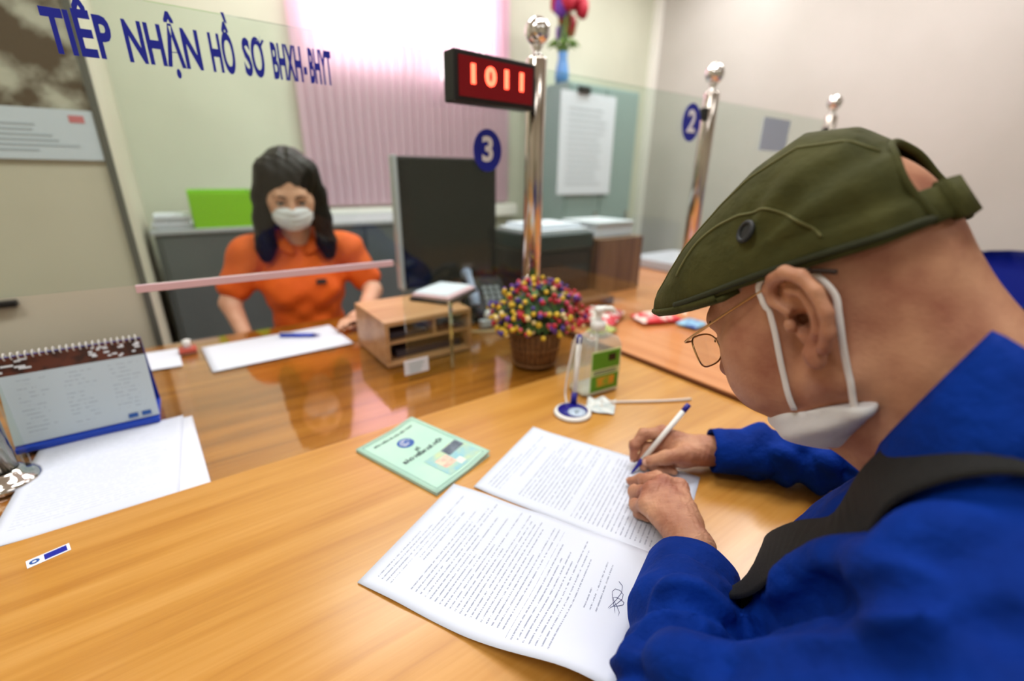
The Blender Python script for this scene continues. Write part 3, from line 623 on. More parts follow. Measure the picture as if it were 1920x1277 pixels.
q0, q1 = Vector((.609, .612, .006)), Vector((.634, .632, .152)); qd = q1 - q0
tube('socket', [q0, q0 + qd * .17], [.0075, .0062], M_['navy_plastic'], ps, 12); tube('pen_barrel', [q0 + qd * .15, q1 - qd * .10], .0050, M_['white_plastic'], ps, 12)
tube('pen_cap', [q1 - qd * .13, q1 - qd * .05, q1], [.0056, .0058, .004], M_['navy_plastic'], ps, 12); tube('pen_clip', [q1 - qd * .02 + Vector((-.004, -.005, 0)), q1 - qd * .3 + Vector((-.005, -.0055, 0))], .0014, M_['white_plastic'], ps, 6)
tube('cord', spline([(.600, .622, .004), (.610, .640, .020), (.618, .645, .060), (.628, .645, .110), (.634, .640, .148)], 6), .0022, mat('cord_white', rgb(230, 222, 216), .5), ps, 8)
mat('wrapper', rgb(200, 214, 218), .25, col2=rgb(232, 236, 232), nscale=60)
sheet('plastic_wrapper', (.610, .580, 0), (.045, .035, 0), (.045, -.05, 0), .060, .060, .006, M_['wrapper'], 'crumpled pale plastic slip tucked beside the pen stand', 'wrapper', 14, 14, .0006,
      zf=lambda a, c: .006 * math.sin(9 * a + 4 * c) * math.sin(7 * c + 1) * (.3 + a) - .001)
tag(tube('white_stick', spline([(.668, .588, .0032), (.73, .548, .0032), (.79, .512, .0032), (.842, .486, .0032)], 4), .0028, M_['cord_white'], None, 8), 'thin white straw lying on the counter beyond the pen', 'straw')
# sweets packets on the next board
mat('pack_red', rgb(206, 40, 62), .3, col2=rgb(246, 236, 232), nscale=38, detail=1, lo=.50, hi=.56); mat('pack_pink', rgb(224, 60, 70), .3, col2=rgb(250, 220, 210), nscale=30, detail=1, lo=.5, hi=.56)
mat('pack_blue', rgb(60, 90, 170), .3, col2=rgb(150, 200, 230), nscale=25, lo=.4, hi=.55); mat('pack_yellow', rgb(196, 204, 120), .3, col2=rgb(90, 110, 40), nscale=30, lo=.45, hi=.6)
def packet(c, rz, lx, ly, th, m, label):
    n = 14; V, F = [], []
    for s in (1, -1):
        for i in range(n + 1):
            for j in range(n + 1):
                a, b = i / n * 2 - 1, j / n * 2 - 1; k = max(0, (1 - a ** 4)) * max(0, (1 - b ** 4))
                V.append((a * lx / 2, b * ly / 2, s * (th * .5 * k ** .6 + .0004) * (1 + .15 * math.sin(8 * a + 5 * b)) + th * .5))
    for s in (0, 1):
        for i in range(n):
            for j in range(n):
                q = [s * (n + 1) ** 2 + (i + p) * (n + 1) + j + r for p, r in ((0, 0), (1, 0), (1, 1), (0, 1))]; F.append(q if s == 0 else q[::-1])
    me = fromdata('packet', V, F); me.transform(Matrix.Translation(c) @ Matrix.Rotation(rz, 4, 'Z')); o = link('snack_packet', me, m, None, True); return tag(o, label, 'packet', 'snack packets by the basket')
packet((1.075, .985, .0125), .5, .17, .13, .032, M_['pack_red'], 'red and white snack packet nearest the flower basket')
packet((1.225, .875, .0125), -.35, .15, .09, .026, M_['pack_pink'], 'pinkish red snack packet behind the bottle pump')
packet((1.275, .775, .0125), .1, .075, .07, .018, M_['pack_blue'], 'small blue snack packet at the right end of the sweets')
packet((.980, .885, .0125), .1, .085, .06, .022, M_['pack_yellow'], 'yellow-green snack packet below the red ones')

# ------------------------------------------------------------------ flower basket
fbk = empty('flower_basket', (.698, .858, 0), 'small wicker basket of artificial red, yellow and purple berries', 'flower basket')
BC = Vector((.698, .858, IN))
mat('wicker', rgb(150, 106, 62), .6, col2=rgb(112, 74, 40), nscale=90, bump=.5, bscale=220)
lathe('basket_wall', [(0, .0008), (.050, .0008), (.052, .006), (.060, .050), (.0655, .092), (.060, .092), (.054, .05), (.046, .010), (0, .010)], M_['wicker'], fbk, BC, 40)
stk = tube_me('stake', [(.0535, 0, .002), (.0615, 0, .050), (.0675, 0, .094)], .0034, 6)
for i in range(30):
    o = link('stake', stk, M_['wicker'], fbk, True, local=True); o.location = BC - Vector((.698, .858, 0)); o.rotation_euler[2] = i * 2 * math.pi / 30
for r, z in ((.0665, .093), (.0575, .008), (.0635, .052)): tube('rim', [BC + Vector((r * math.cos(a * math.pi / 16), r * math.sin(a * math.pi / 16), z)) for a in range(32)], .0040 if z > .09 else .0028, M_['wicker'], fbk, 6, True)
bcol = [mat('berry_red', rgb(186, 28, 50), .3), mat('berry_yellow', rgb(216, 180, 44), .35), mat('berry_purple', rgb(104, 56, 150), .35), mat('berry_pink', rgb(206, 70, 100), .35), mat('berry_violet', rgb(70, 50, 130), .35), mat('berry_cream', rgb(226, 206, 150), .4)]
bms = []
for i in range(6):
    bm = bmesh.new(); bmesh.ops.create_icosphere(bm, subdivisions=1, radius=.0068); me = bpy.data.meshes.new('berry'); bm.to_mesh(me); bm.free(); me.materials.append(bcol[i]); me.polygons.foreach_set('use_smooth', [True] * len(me.polygons)); bms.append(me)
stem_me = []; nb_ = 0; rr = random.Random(3)
DC = BC + Vector((0, -.006, .128))
mat('leaf_green', rgb(48, 82, 36), .55, col2=rgb(66, 104, 44), nscale=60)
lv, lf = [], []
for i in range(520):
    u_, v_ = rr.uniform(-.25, 1), rr.uniform(0, 6.283); s_ = math.sqrt(1 - u_ * u_); k = rr.uniform(.80, 1.05)
    p = DC + Vector((.132 * s_ * math.cos(v_), .108 * s_ * math.sin(v_), .094 * u_)) * k
    if p.y > .917 or p.z < .07 or math.hypot(p.x - .745, p.y - .94) < .04: continue
    nb_ += 1
    if nb_ > 290: break
    ang = math.atan2(p.y - DC.y, p.x - DC.x)
    wts = [3, 2.2, 2, 1.6, 1.6, .5]
    if p.x > .74 and p.z < .15: wts = [8, .5, .5, 3, .3, .3]
    elif p.x < .64: wts = [1.5, 5, 1.2, 1, 1, 1]
    t = rr.choices(range(6), wts)[0]
    o = bpy.data.objects.new('berry', bms[t]); COL.objects.link(o); o.parent = fbk; o.location = p - Vector((.698, .858, 0)); s = rr.uniform(.75, 1.25); o.scale = (s, s, s)
    d = (p - DC).normalized(); base = DC + (p - DC) * .55; t1 = d.orthogonal().normalized()
    if i % 3 == 0:
        tube('stalk', [BC + Vector((0, 0, .06)) + (p - DC) * .15, base, p], .0012, M_['leaf_green'], fbk, 4)
for i in range(150):
    u_, v_ = rr.uniform(-.3, 1), rr.uniform(0, 6.283); s_ = math.sqrt(1 - u_ * u_)
    p = DC + Vector((.105 * s_ * math.cos(v_), .085 * s_ * math.sin(v_), .074 * u_))
    if p.y > .915: continue
    d = (p - DC).normalized(); t1 = d.cross(Vector((rr.uniform(-1, 1), rr.uniform(-1, 1), rr.uniform(-1, 1)))).normalized(); t2 = d.cross(t1); L_, W_ = rr.uniform(.018, .03), .008
    b0 = len(lv); lv += [p - t1 * L_ * .6, p + t2 * W_ + d * .003, p + t1 * L_ + d * .008, p - t2 * W_ + d * .003]; lf += [(b0, b0 + 1, b0 + 2, b0 + 3)]
o = link('foliage', fromdata('foliage', lv, lf), M_['leaf_green'], fbk); o['kind'] = 'stuff'
bm = bmesh.new(); bmesh.ops.create_icosphere(bm, subdivisions=2, radius=1)
for v in bm.verts: v.co = DC + Vector((v.co.x * .082, v.co.y * .066, v.co.z * .055)) * (1 + .12 * math.sin(11 * v.co.x + 7 * v.co.y * v.co.z))
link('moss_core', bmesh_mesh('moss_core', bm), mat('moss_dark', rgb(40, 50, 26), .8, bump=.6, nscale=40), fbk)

# ------------------------------------------------------------------ wooden organiser on the inner counter and what stands about it
wb = empty('wooden_organizer', (.48, 1.15, IN), 'light wooden open-front desk box on the inner counter before the clerk', 'desk box')
X0, X1, Y0, Y1, ZB, ZT = .364, .612, 1.034, 1.262, IN + .0003, .116
for nm, a in (('top', (X0, X1, Y0, Y1, ZT - .012, ZT)), ('bottom', (X0, X1, Y0, Y1, ZB, ZB + .010)), ('side_panel', (X0, X0 + .011, Y0, Y1, ZB + .010, ZT - .012)), ('side_panel', (X1 - .011, X1, Y0, Y1, ZB + .010, ZT - .012)), ('back_panel', (X0 + .011, X1 - .011, Y1 - .010, Y1, ZB + .010, ZT - .012)), ('shelf', (X0 + .011, X1 - .011, Y0 + .01, Y1 - .010, .052, .060)), ('divider', (.50, .509, Y0 + .01, Y1 - .010, .060, ZT - .012))):
    box(nm, *a, M_['box_wood'], wb, bev=.0012)
mat('dark_paper', rgb(70, 60, 72), .6)
tag(box('folded_cloth', .385, .49, 1.06, 1.20, .0602, .078, M_['dark_paper'], bev=.006), 'dark folded item on the left shelf of the wooden box', 'folder')
tag(box('notebook', .52, .595, 1.06, 1.22, .0602, .072, mat('maroon', rgb(92, 40, 44), .5), bev=.002), 'dark maroon notebook in the right shelf of the wooden box', 'notebook')
tag(box('dark_folder', .40, .59, 1.06, 1.23, ZB + .0102, ZB + .03, M_['dark_paper'], bev=.002), 'dark folder on the floor of the wooden box', 'folder')
ty = empty('letter_tray', (.62, 1.2, ZT), 'flat dark pad with pink papers on top of the wooden box', 'tray')
TMx = Matrix.Translation((.612, 1.185, ZT)) @ Matrix.Rotation(math.radians(32), 4, 'Z')
box('pad', -.085, .095, -.062, .070, .0004, .010, M_['black_plastic'], ty, bev=.003, M=TMx); box('pink_sheets', -.078, .088, -.056, .066, .010, .019, M_['pink_paper'], ty, bev=.002, M=TMx)
box('top_sheet', -.06, .09, -.04, .069, .0192, .021, M_['paper_white'], ty, M=TMx)
tag(box('glass_support', .497, .507, YG + .006, YG + .012, IN + .001, .172, M_['chrome'], bev=.001), 'thin bright support strip behind the glass beside the wooden box', 'support')
mon = empty('monitor', (.78, 1.45, IN), 'black computer monitor with silver edge right of the clerk', 'monitor')
MM = Matrix.Translation((.775, 1.45, 0)) @ Matrix.Rotation(math.radians(-4), 4, 'Z')
box('shell', -.176, .185, -.012, .030, .085, .515, M_['black_plastic'], mon, bev=.005, M=MM); box('side_edge', -.190, -.1765, -.014, .030, .083, .517, M_['silver_plastic'], mon, bev=.003, M=MM); box('screen', -.172, .180, -.0145, -.012, .10, .505, M_['dark_screen'], mon, M=MM)
box('neck', -.03, .03, .0, .025, .004, .10, M_['black_plastic'], mon, bev=.004, M=MM); box('foot', -.11, .11, -.06, .09, IN + .0008, .010, M_['black_plastic'], mon, bev=.004, M=MM)
ph = empty('desk_phone', (.80, 1.30, IN), 'black desk telephone with pale grey handset before the monitor', 'telephone')
PM = Matrix.Translation((.815, 1.290, 0)) @ Matrix.Rotation(math.radians(-20), 4, 'Z')
bm = bmesh.new(); vs_ = [bm.verts.new(p) for p in ((-.07, -.08, .0), (.08, -.08, .0), (.08, .08, .0), (-.07, .08, .0), (-.07, -.08, .03), (.08, -.08, .03), (.08, .08, .12), (-.07, .08, .12))]
for f in ((3, 2, 1, 0), (4, 5, 6, 7), (0, 1, 5, 4), (1, 2, 6, 5), (2, 3, 7, 6), (3, 0, 4, 7)): bm.faces.new([vs_[i] for i in f])
bmesh.ops.bevel(bm, geom=bm.edges[:], offset=.006, segments=2, affect='EDGES'); bm.transform(PM); link('phone_body', bmesh_mesh('phone_body', bm), M_['black_plastic'], ph)
mat('handset_grey', rgb(150, 164, 190), .4)
me = tube_me('handset', spline([(-.045, -.075, .055), (-.045, -.05, .085), (-.045, .03, .128), (-.045, .065, .135), (-.045, .085, .13)], 5), [.016] * 4 + [.018] * 3 + [.0125] * 9 + [.019] * 5, 12); me.transform(PM); link('handset', me, M_['handset_grey'], ph, True)
for i in range(3):
    for j in range(4): box('key', .0 + i * .022, .014 + i * .022, -.05 + j * .022, -.036 + j * .022, .045 + j * .0125, .056 + j * .0125, M_['silver_plastic'], ph, M=PM)
tag(tube('beige_cable', spline([(.640, 1.255, .001), (.655, 1.19, .001), (.69, 1.145, .001), (.75, 1.115, .001), (.79, 1.12, .001)], 6), .0042, mat('beige_cable', rgb(186, 168, 130), .5), None, 8), 'beige cable curving over the counter behind the flower basket', 'cable')
sc = empty('tape_dispenser', (.74, 1.18, IN), 'small pale tape dispenser on the counter left of the flower basket', 'dispenser')
box('dispenser_body', .73, .80, 1.165, 1.19, IN + .0008, .022, M_['silver_plastic'], sc, bev=.004); lathe('tape_roll', [(.008, -.008), (.016, -.008), (.016, .008), (.008, .008), (.008, -.008)], M_['white_plastic'], sc, (.765, 1.177, .034), 20, M=Matrix.Rotation(math.pi / 2, 4, 'X'))
# second window's equipment
org = empty('wooden_organizer', (1.42, 1.38, .012), 'brown wooden desk box at the next counter, behind the display post', 'desk box')
X0, X1, Y0, Y1, ZB, ZT = 1.30, 1.56, 1.225, 1.50, .0125, .232
for nm, a in (('top', (X0, X1, Y0, Y1, ZT - .012, ZT)), ('bottom', (X0, X1, Y0, Y1, ZB, ZB + .012)), ('side_panel', (X0, X0 + .012, Y0, Y1, ZB + .012, ZT - .012)), ('side_panel', (X1 - .012, X1, Y0, Y1, ZB + .012, ZT - .012)), ('front_panel', (X0 + .012, X1 - .012, Y0, Y0 + .012, ZB + .012, ZT - .012))):
    box(nm, *a, M_['box_wood_dark'], org, bev=.0015)
pr = empty('printer', (1.15, 1.36, .012), 'black office printer beside the brown wooden box', 'printer')
box('printer_body', 1.01, 1.29, 1.25, 1.52, .0125, .20, M_['black_plastic'], pr, bev=.01); box('lid', 1.005, 1.292, 1.245, 1.52, .20, .262, mat('teal_dark', rgb(34, 52, 52), .4), pr, bev=.008); box('output_slot', 1.03, 1.27, 1.244, 1.25, .09, .14, M_['dark_gap'], pr)
tag(box('brown_folder', 1.10, 1.27, 1.10, 1.22, .0125, .045, mat('brown_card', rgb(112, 70, 30), .6), bev=.003), 'brown folder lying in front of the black printer', 'folder')
for i, (a, b, c_, d_, z) in enumerate(((1.02, 1.28, 1.27, 1.50, .2625), (1.05, 1.27, 1.30, 1.49, .2765))): tag(box('white_papers', a, b, c_, d_, z, z + .0135, M_['paper_white'], bev=.001), ('white papers lying directly on the printer lid', 'topmost white papers on the printer')[i], 'papers')
cd = empty('card_box', (1.45, 1.38, .232), 'low white carton on top of the brown wooden box', 'carton')
box('carton_body', 1.33, 1.54, 1.27, 1.47, .2325, .278, M_['paper_white'], cd, bev=.003); box('carton_lid', 1.325, 1.545, 1.265, 1.475, .278, .292, mat('carton_grey', rgb(206, 214, 222), .5), cd, bev=.003)
tag(box('far_papers', 1.95, 2.35, 1.30, 1.62, .0125, .06, mat('lilac_grey', rgb(186, 186, 196), .5), bev=.006), 'pale grey bundle on the far end of the reddish board', 'bundle')
# blue waiting chair behind the man
mat('chair_blue', rgb(16, 44, 170), .35)
ch = empty('plastic_chair', (2.15, .16, FL), 'blue plastic chair back showing behind the man\'s neck', 'chair')
CM = Matrix.Translation((2.10, .16, 0)) @ Matrix.Rotation(math.radians(65), 4, 'Z')
bm = bmesh.new()
G = [[bm.verts.new((-.24 + .48 * i / 10, .05 * ((i - 5) / 5) ** 2 - .10 * j / 8, -.30 + .55 * j / 8 - .03 * abs((i - 5) / 5) ** 4 * (j == 8))) for j in range(9)] for i in range(11)]
for i in range(10):
    for j in range(8): bm.faces.new((G[i][j], G[i + 1][j], G[i + 1][j + 1], G[i][j + 1]))
bmesh.ops.solidify(bm, geom=bm.faces[:], thickness=.012); bm.transform(CM); link('backrest', bmesh_mesh('backrest', bm), M_['chair_blue'], ch, True)
box('seat', -.24, .24, .0, .45, -.33, -.30, M_['chair_blue'], ch, bev=.012, M=CM)
for a, b in ((-.2, .04), (.2, .04), (-.2, .4), (.2, .4)): tube('leg', [CM @ Vector((a, b, -.33)), CM @ Vector((a * 1.08, b, FL + .001))], .013, M_['steel'], ch, 10)
# ================================================================== people
mat('skin_man', rgb(200, 148, 116), .50, col2=rgb(152, 92, 72), nscale=24, detail=9, lo=.34, hi=.72, bump=.55, bscale=300, bdist=.0008, spec=.35)
mat('skin_woman', rgb(222, 172, 142), .5, col2=rgb(210, 156, 126), nscale=20, lo=.4, hi=.65)
mat('hair_black', rgb(16, 12, 12), .45, spec=.25, scale=(60, 60, 4), col2=rgb(28, 20, 19), nscale=4, bump=.5)
mat('nail', rgb(214, 168, 146), .3); mat('eye_white', rgb(230, 226, 220), .2); mat('iris', rgb(40, 26, 18), .2); mat('brow_grey', rgb(110, 92, 80), .8)
mat('shirt_blue', rgb(3, 50, 146), .80, col2=rgb(2, 36, 114), nscale=14, lo=.35, hi=.7, bump=.75, bscale=30, bdist=.010, spec=.12)
mat('olive_cloth', rgb(76, 76, 40), .85, col2=rgb(58, 60, 30), nscale=26, lo=.35, hi=.7, bump=.6, bscale=60, bdist=.004, spec=.2)
mat('olive_seam', rgb(104, 104, 62), .8); mat('olive_dark', rgb(46, 50, 28), .85)
mat('strap_black', rgb(16, 17, 17), .8, bump=.6, bscale=800, col2=rgb(24, 25, 24), nscale=300)
mat('mask_white', rgb(226, 228, 230), .75, bump=.2, bscale=300); mat('loop_white', rgb(232, 230, 228), .7)
mat('gold_wire', rgb(196, 160, 110), .3, 1.0); mat('tip_brown', rgb(48, 34, 26), .4); glassy('lens_glass', (.97, .97, .95, 1))
mat('orange_cloth', rgb(236, 104, 20), .75, col2=rgb(224, 92, 14), nscale=12, bump=.1, bscale=400); mat('trouser_dark', rgb(34, 36, 44), .8); mat('badge_black', rgb(24, 22, 24), .4)

def head_field(step, neck_end, neck_r, old=True, back=-.14):
    f = Field((-.125, back, -.20), (.125, .135, .14), step)
    f.ell((0, .000, .045), (.076, .091, .086), .01)
    f.ell((0, .040, -.020), (.064, .060, .075), .03)
    for s in (-1, 1):
        f.ell((s * .048, .058, -.010), (.022, .026, .020), .02)         # cheek bone
        f.ell((s * .042, .060, -.042), (.026, .034, .034), .02) if old else f.ell((s * .040, .056, -.040), (.024, .030, .03), .02)
        f.cone((s * .056, .004, -.050), (s * .024, .056, -.082), .018, .017, .02)   # jaw line
    f.ell((0, .062, -.082), (.026, .022, .019), .02)                      # chin
    f.cone((-.034, .084, .022), (.034, .084, .022), .014, .014, .014)     # brow
    for s in (-1, 1): f.ell((s * .032, .103, .004), (.017, .014, .012), .012, 'cut'); f.ell((s * .032, .083, .003), (.0145, .0125, .0125), .004)
    f.cone((0, .094, .012), (0, .117, -.026), .0075, .011, .010)
    for s in (-1, 1): f.ell((s * .011, .106, -.032), (.008, .009, .007), .006)
    f.cone((-.020, .094, -.060), (.020, .094, -.060), .0065, .0065, .008); f.cone((-.016, .094, -.070), (.016, .094, -.070), .0065, .0065, .006)
    f.cone((-.024, .103, -.0648), (.024, .103, -.0648), .0022, .0022, .003, 'cut')
    # neck
    f.cone((0, -.022, -.030), neck_end, .055 if old else .05, neck_r, .03)
    f.cone((0, .030, -.085), (neck_end[0], neck_end[1] + .02, neck_end[2]), .034, neck_r * .8, .03)
    if old: f.cone((0, -.056, .010), (0, neck_end[1] - .000, neck_end[2] + .02), .028, neck_r * .75, .03)
    # ears
    for s in (-1, 1):
        X = lambda y: s * (.0740 + .52 * max(0., .012 - y))
        f.ell((s * .079, -.008, .0), (.0065, .019, .031), .005, M=Matrix.Rotation(s * .42, 4, 'Z'))
        f.ell((X(-.006) + s * .001, -.003, -.031), (.0058, .008, .0105), .005)                  # lobe
        f.ell((s * .0895, -.009, .001), (.0105, .0140, .0220), .003, 'cut', M=Matrix.Rotation(s * .46, 4, 'Z'))
        f.ell((s * .083, -.002, -.004), (.012, .0085, .0105), .003, 'cut'); f.cone((s * .082, .000, -.003), (s * .060, .004, -.002), .0052, .0045, .002, 'cut')
        hp = [(.002, .006), (.011, .018), (.010, .028), (.001, .034), (-.011, .0345), (-.022, .027), (-.028, .013), (-.0285, -.003), (-.023, -.017), (-.014, -.027)]
        f.chain([(X(y) + s * .0035, y, z) for y, z in hp], [.0028, .0042, .0048, .0052, .0052, .005, .0048, .0046, .0046, .005], .003)
        f.chain([(X(y) + s * .0005, y, z) for y, z in ((-.004, .022), (-.016, .016), (-.019, .0), (-.014, -.014), (-.006, -.020))], [.003, .0036, .0038, .0038, .0045], .003)
        f.ell((s * .0795, .006, -.004), (.0045, .0045, .006), .003)                              # tragus
    return f
def sample(f, p):
    g = (np.asarray(p, float) - f.lo) / f.h; i = np.clip(np.floor(g).astype(int), 0, f.n - 2); t = g - i; v = 0.
    for a in (0, 1):
        for b in (0, 1):
            for c in (0, 1): v += f.d[i[0] + a, i[1] + b, i[2] + c] * (t[0] if a else 1 - t[0]) * (t[1] if b else 1 - t[1]) * (t[2] if c else 1 - t[2])
    return v
def grad(f, p):
    e = f.h * 1.5; g = np.array([sample(f, np.add(p, d)) - sample(f, np.subtract(p, d)) for d in np.eye(3) * e]); return g / (np.linalg.norm(g) + 1e-9)
def to_surf(f, p, off):
    p = np.array(p, float); n = grad(f, p)
    for _ in range(12):
        n = grad(f, p); p = p - np.clip(sample(f, p) - off, -.02, .02) * n
    return Vector(p), Vector(n)

# ------------------------------------------------------------------ the man
HM = Matrix.Translation((.450, .140, .360)) @ Matrix.Rotation(math.radians(-35), 4, 'X')
HI = HM.inverted()
man = empty('person', (.46, -.12, FL), 'man in blue shirt and olive flat cap bending over the counter, writing', 'person')
ne = HI @ Vector((.452, -.045, .225))
hf = head_field(.0022, tuple(ne), .056, True, -.16)
hV, hF = hf.mesh(); A = np.array(HM); hV = hV @ A[:3, :3].T + A[:3, 3]

def hand(lo, hi, wrist, arm, fingers, thumb, palm_k=.012, wr=.023, thenar=None, back=None, step=.0016):
    f = Field(lo, hi, step)
    f.cone(arm[0], wrist, arm[1], wr, .01)
    mc = [c[0] for c in fingers]
    for i, m_ in enumerate(mc): f.cone(wrist, m_, wr * .8, .0125 - .0007 * i, palm_k)
    for a, b in zip(mc, mc[1:]): f.cone(a, b, .0118, .0112, .008)
    if thenar: f.ell(*thenar)
    g = []
    for i, c in enumerate(fingers):
        r0 = (.0098, .0100, .0096, .0085)[i]; rad = [r0 * 1.12, r0 * .98, r0 * .84, r0 * .68]
        f.chain(c, rad, .003)
        for p, r in ((c[1], r0 * 1.0), (c[2], r0 * .88)): f.ell(p, (r, r, r), .003)
    f.chain(thumb, [.0165, .0135, .0108, .0080], .006)
    for p in mc: f.ell((p[0], p[1], p[2] + .0035), (.0085, .0085, .0085), .006)   # knuckles
    return f
# left hand: loosely closed on the sheet, index finger reaching forward
LW = (.432, .214, .038)
lf_ = [[(.510, .290, .043), (.512, .329, .036), (.506, .352, .021), (.500, .366, .011)],
       [(.490, .303, .050), (.496, .337, .032), (.493, .334, .012), (.488, .314, .010)],
       [(.466, .304, .047), (.470, .334, .026), (.468, .329, .011), (.464, .310, .010)],
       [(.446, .296, .039), (.450, .316, .024), (.453, .311, .012), (.457, .298, .010)]]
lt_ = [(.462, .238, .030), (.500, .268, .026), (.524, .300, .018), (.533, .326, .012)]
lh = hand((.33, .14, -.005), (.56, .40, .10), LW, ((.350, .178, .045), .030), lf_, lt_, thenar=((.470, .262, .028), (.030, .036, .020), .012))
# right hand: tripod grip on the pen
RW = (.634, .330, .036)
rf_ = [[(.600, .3865, .052), (.567, .400, .055), (.548, .402, .040), (.5405, .3945, .021)],
       [(.602, .374, .036), (.569, .393, .031), (.556, .388, .017), (.5485, .3785, .010)],
       [(.600, .358, .027), (.574, .379, .018), (.563, .372, .011), (.566, .358, .0095)],
       [(.604, .346, .020), (.583, .360, .012), (.575, .355, .0095), (.580, .343, .009)]]
rt_ = [(.620, .325, .038), (.591, .333, .044), (.567, .354, .035), (.548, .3735, .024)]
rh = hand((.52, .28, -.005), (.74, .43, .11), RW, ((.692, .276, .042), .027), rf_, rt_, thenar=((.603, .340, .035), (.026, .018, .020), .012))
for f in (lh, rh): f.warp(lambda x, y, z: .0005 * np.sin(420 * x + 60 * np.sin(70 * y)) * np.sin(380 * y + 200 * z) + .0003 * np.sin(900 * x + 700 * z) * np.sin(800 * y))
# arms and chest under the shirt so that the body is one figure
core = Field((.12, -.30, -.34), (.86, .32, .28), .008)
core.chain([(.452, -.045, .225), (.455, -.07, .10), (.46, -.14, -.28)], [.07, .105, .12], .03)
core.chain([(.452, -.02, .21), (.285, -.02, .185), (.234, .098, .056), (.350, .178, .045)], [.05, .048, .036, .026], .02)
core.chain([(.452, -.02, .21), (.640, -.02, .185), (.790, .105, .054), (.692, .276, .042)], [.05, .044, .026, .022], .02)
bV, bF = joined([(hV, hF), lh.mesh(), rh.mesh(), core.mesh()])
link('body', np_mesh('body', bV, bF), M_['skin_man'], man, True)
def nail(tip, prev, upv, r):
    t = (Vector(tip) - Vector(prev)).normalized(); n = Vector(upv); n = (n - t * n.dot(t)).normalized(); s = t.cross(n)
    bm = bmesh.new(); bmesh.ops.create_uvsphere(bm, u_segments=12, v_segments=8, radius=1); M = frame(Vector(tip) + n * r * .62 + t * r * .25, t, s)
    for v in bm.verts: v.co = M @ Vector((v.co.x * r * .75, v.co.y * r * .72, v.co.z * r * .32))
    link('fingernail', bmesh_mesh('fingernail', bm), M_['nail'], man, True)
nail(rt_[3], rt_[2], (-.35, -.75, .55), .0080); nail(rf_[0][3], rf_[0][2], (-.8, .35, .3), .0066); nail(lf_[0][3], lf_[0][2], (.1, .5, .8), .0066); nail(lt_[3], lt_[2], (.7, -.1, .6), .008)
for s in (-1, 1):
    for nm, r, y, m in (('eye', .0112, .0855, 'eye_white'), ('iris', .0055, .0932, 'iris')):
        bm = bmesh.new(); bmesh.ops.create_uvsphere(bm, u_segments=14, v_segments=10, radius=r); bm.transform(HM @ Matrix.Translation((s * .032, y, .0015))); link(nm, bmesh_mesh(nm, bm), M_[m], man, True)
    tube('eyebrow', [HM @ Vector(p) for p in spline([(s * .014, .100, .021), (s * .030, .099, .026), (s * .048, .086, .022)], 5)], .0026, M_['brow_grey'], man, 6)
# shirt
sf = Field((.10, -.34, -.36), (.90, .36, .335), .0042)
sf.chain([(.452, -.035, .205), (.455, -.045, .10), (.458, -.075, -.05), (.46, -.13, -.34)], [.088, .128, .140, .150], .04)
sf.ell((.452, .000, .135), (.135, .108, .125), .05); sf.ell((.425, .028, .075), (.125, .100, .13), .04)
sf.cone((.378, -.008, .256), (.285, -.025, .195), .060, .068, .04); sf.cone((.535, -.015, .235), (.635, -.025, .195), .060, .068, .05)
sf.cone((.452, -.03, .265), (.452, -.07, .18), .072, .10, .04); sf.cone((.450, .016, .282), (.450, -.012, .252), .073, .092, .02)
sf.chain([(.285, -.025, .190), (.234, .098, .058), (.322, .154, .050), (.378, .184, .048)], [.066, .054, .048, .043], .02)
sf.chain([(.635, -.025, .190), (.792, .105, .056), (.702, .262, .042), (.654, .310, .039)], [.070, .050, .039, .036], .02)
def folds(x, y, z):
    # gathers round the bent left elbow and forearm, drag folds over shoulder and back
    d1 = np.exp(-((x - .24) / .10) ** 2 - ((y - .12) / .10) ** 2 - ((z - .08) / .09) ** 2)
    a = x * .86 + y * .38; q = .0062 * d1 * np.sin(175 * a + 30 * z + 1.6 * np.sin(60 * y + 50 * z))
    d2 = np.exp(-((x - .33) / .13) ** 2 - ((y - .03) / .10) ** 2 - ((z - .19) / .10) ** 2)
    q = q + .0050 * d2 * np.sin(95 * (y + .75 * z) - 40 * x + 1.4 * np.sin(38 * x + 25 * z))
    d3 = np.exp(-((x - .75) / .10) ** 2 - ((y - .22) / .12) ** 2)
    q = q + .0065 * d3 * np.sin(135 * (y * .85 - x * .5) + 1.3 * np.sin(70 * z + 20 * x))
    q = q + .0030 * np.sin(48 * x + 30 * y + 2 * np.sin(22 * z)) * np.sin(40 * z + 26 * y) * (z > -.3)
    return q + .0008 * np.sin(190 * x + 3 * np.sin(60 * y)) * np.sin(170 * z + 80 * y)
sf.warp(folds)
def ridge(pts, r, sink, op='add', k=.008):
    q = [to_surf(sf, p, sink)[0] for p in spline(pts, 5)]; n = len(q); rad = [r * (.35 + .65 * math.sin(math.pi * (i + .5) / n)) for i in range(n)]
    for i in range(n - 1): sf.cone(q[i], q[i + 1], rad[i], rad[i + 1], k, op)
for pts in ([(.278, .165, .094), (.302, .160, .101), (.322, .145, .103), (.333, .126, .095)], [(.254, .151, .099), (.281, .139, .104), (.306, .119, .096)], [(.232, .152, .097), (.250, .144, .103), (.245, .110, .134), (.234, .091, .156)],
            [(.214, .128, .117), (.227, .111, .133), (.223, .087, .154)], [(.362, .119, .081), (.340, .083, .154), (.339, .059, .203), (.347, .050, .238)], [(.341, .087, .147), (.336, .057, .205), (.297, .032, .245), (.279, .011, .257)],
            [(.313, .036, .245), (.317, .022, .264), (.325, .004, .278)], [(.300, .045, .215), (.262, .020, .248), (.262, -.005, .262)]):
    ridge(pts, .0170, -.0060)
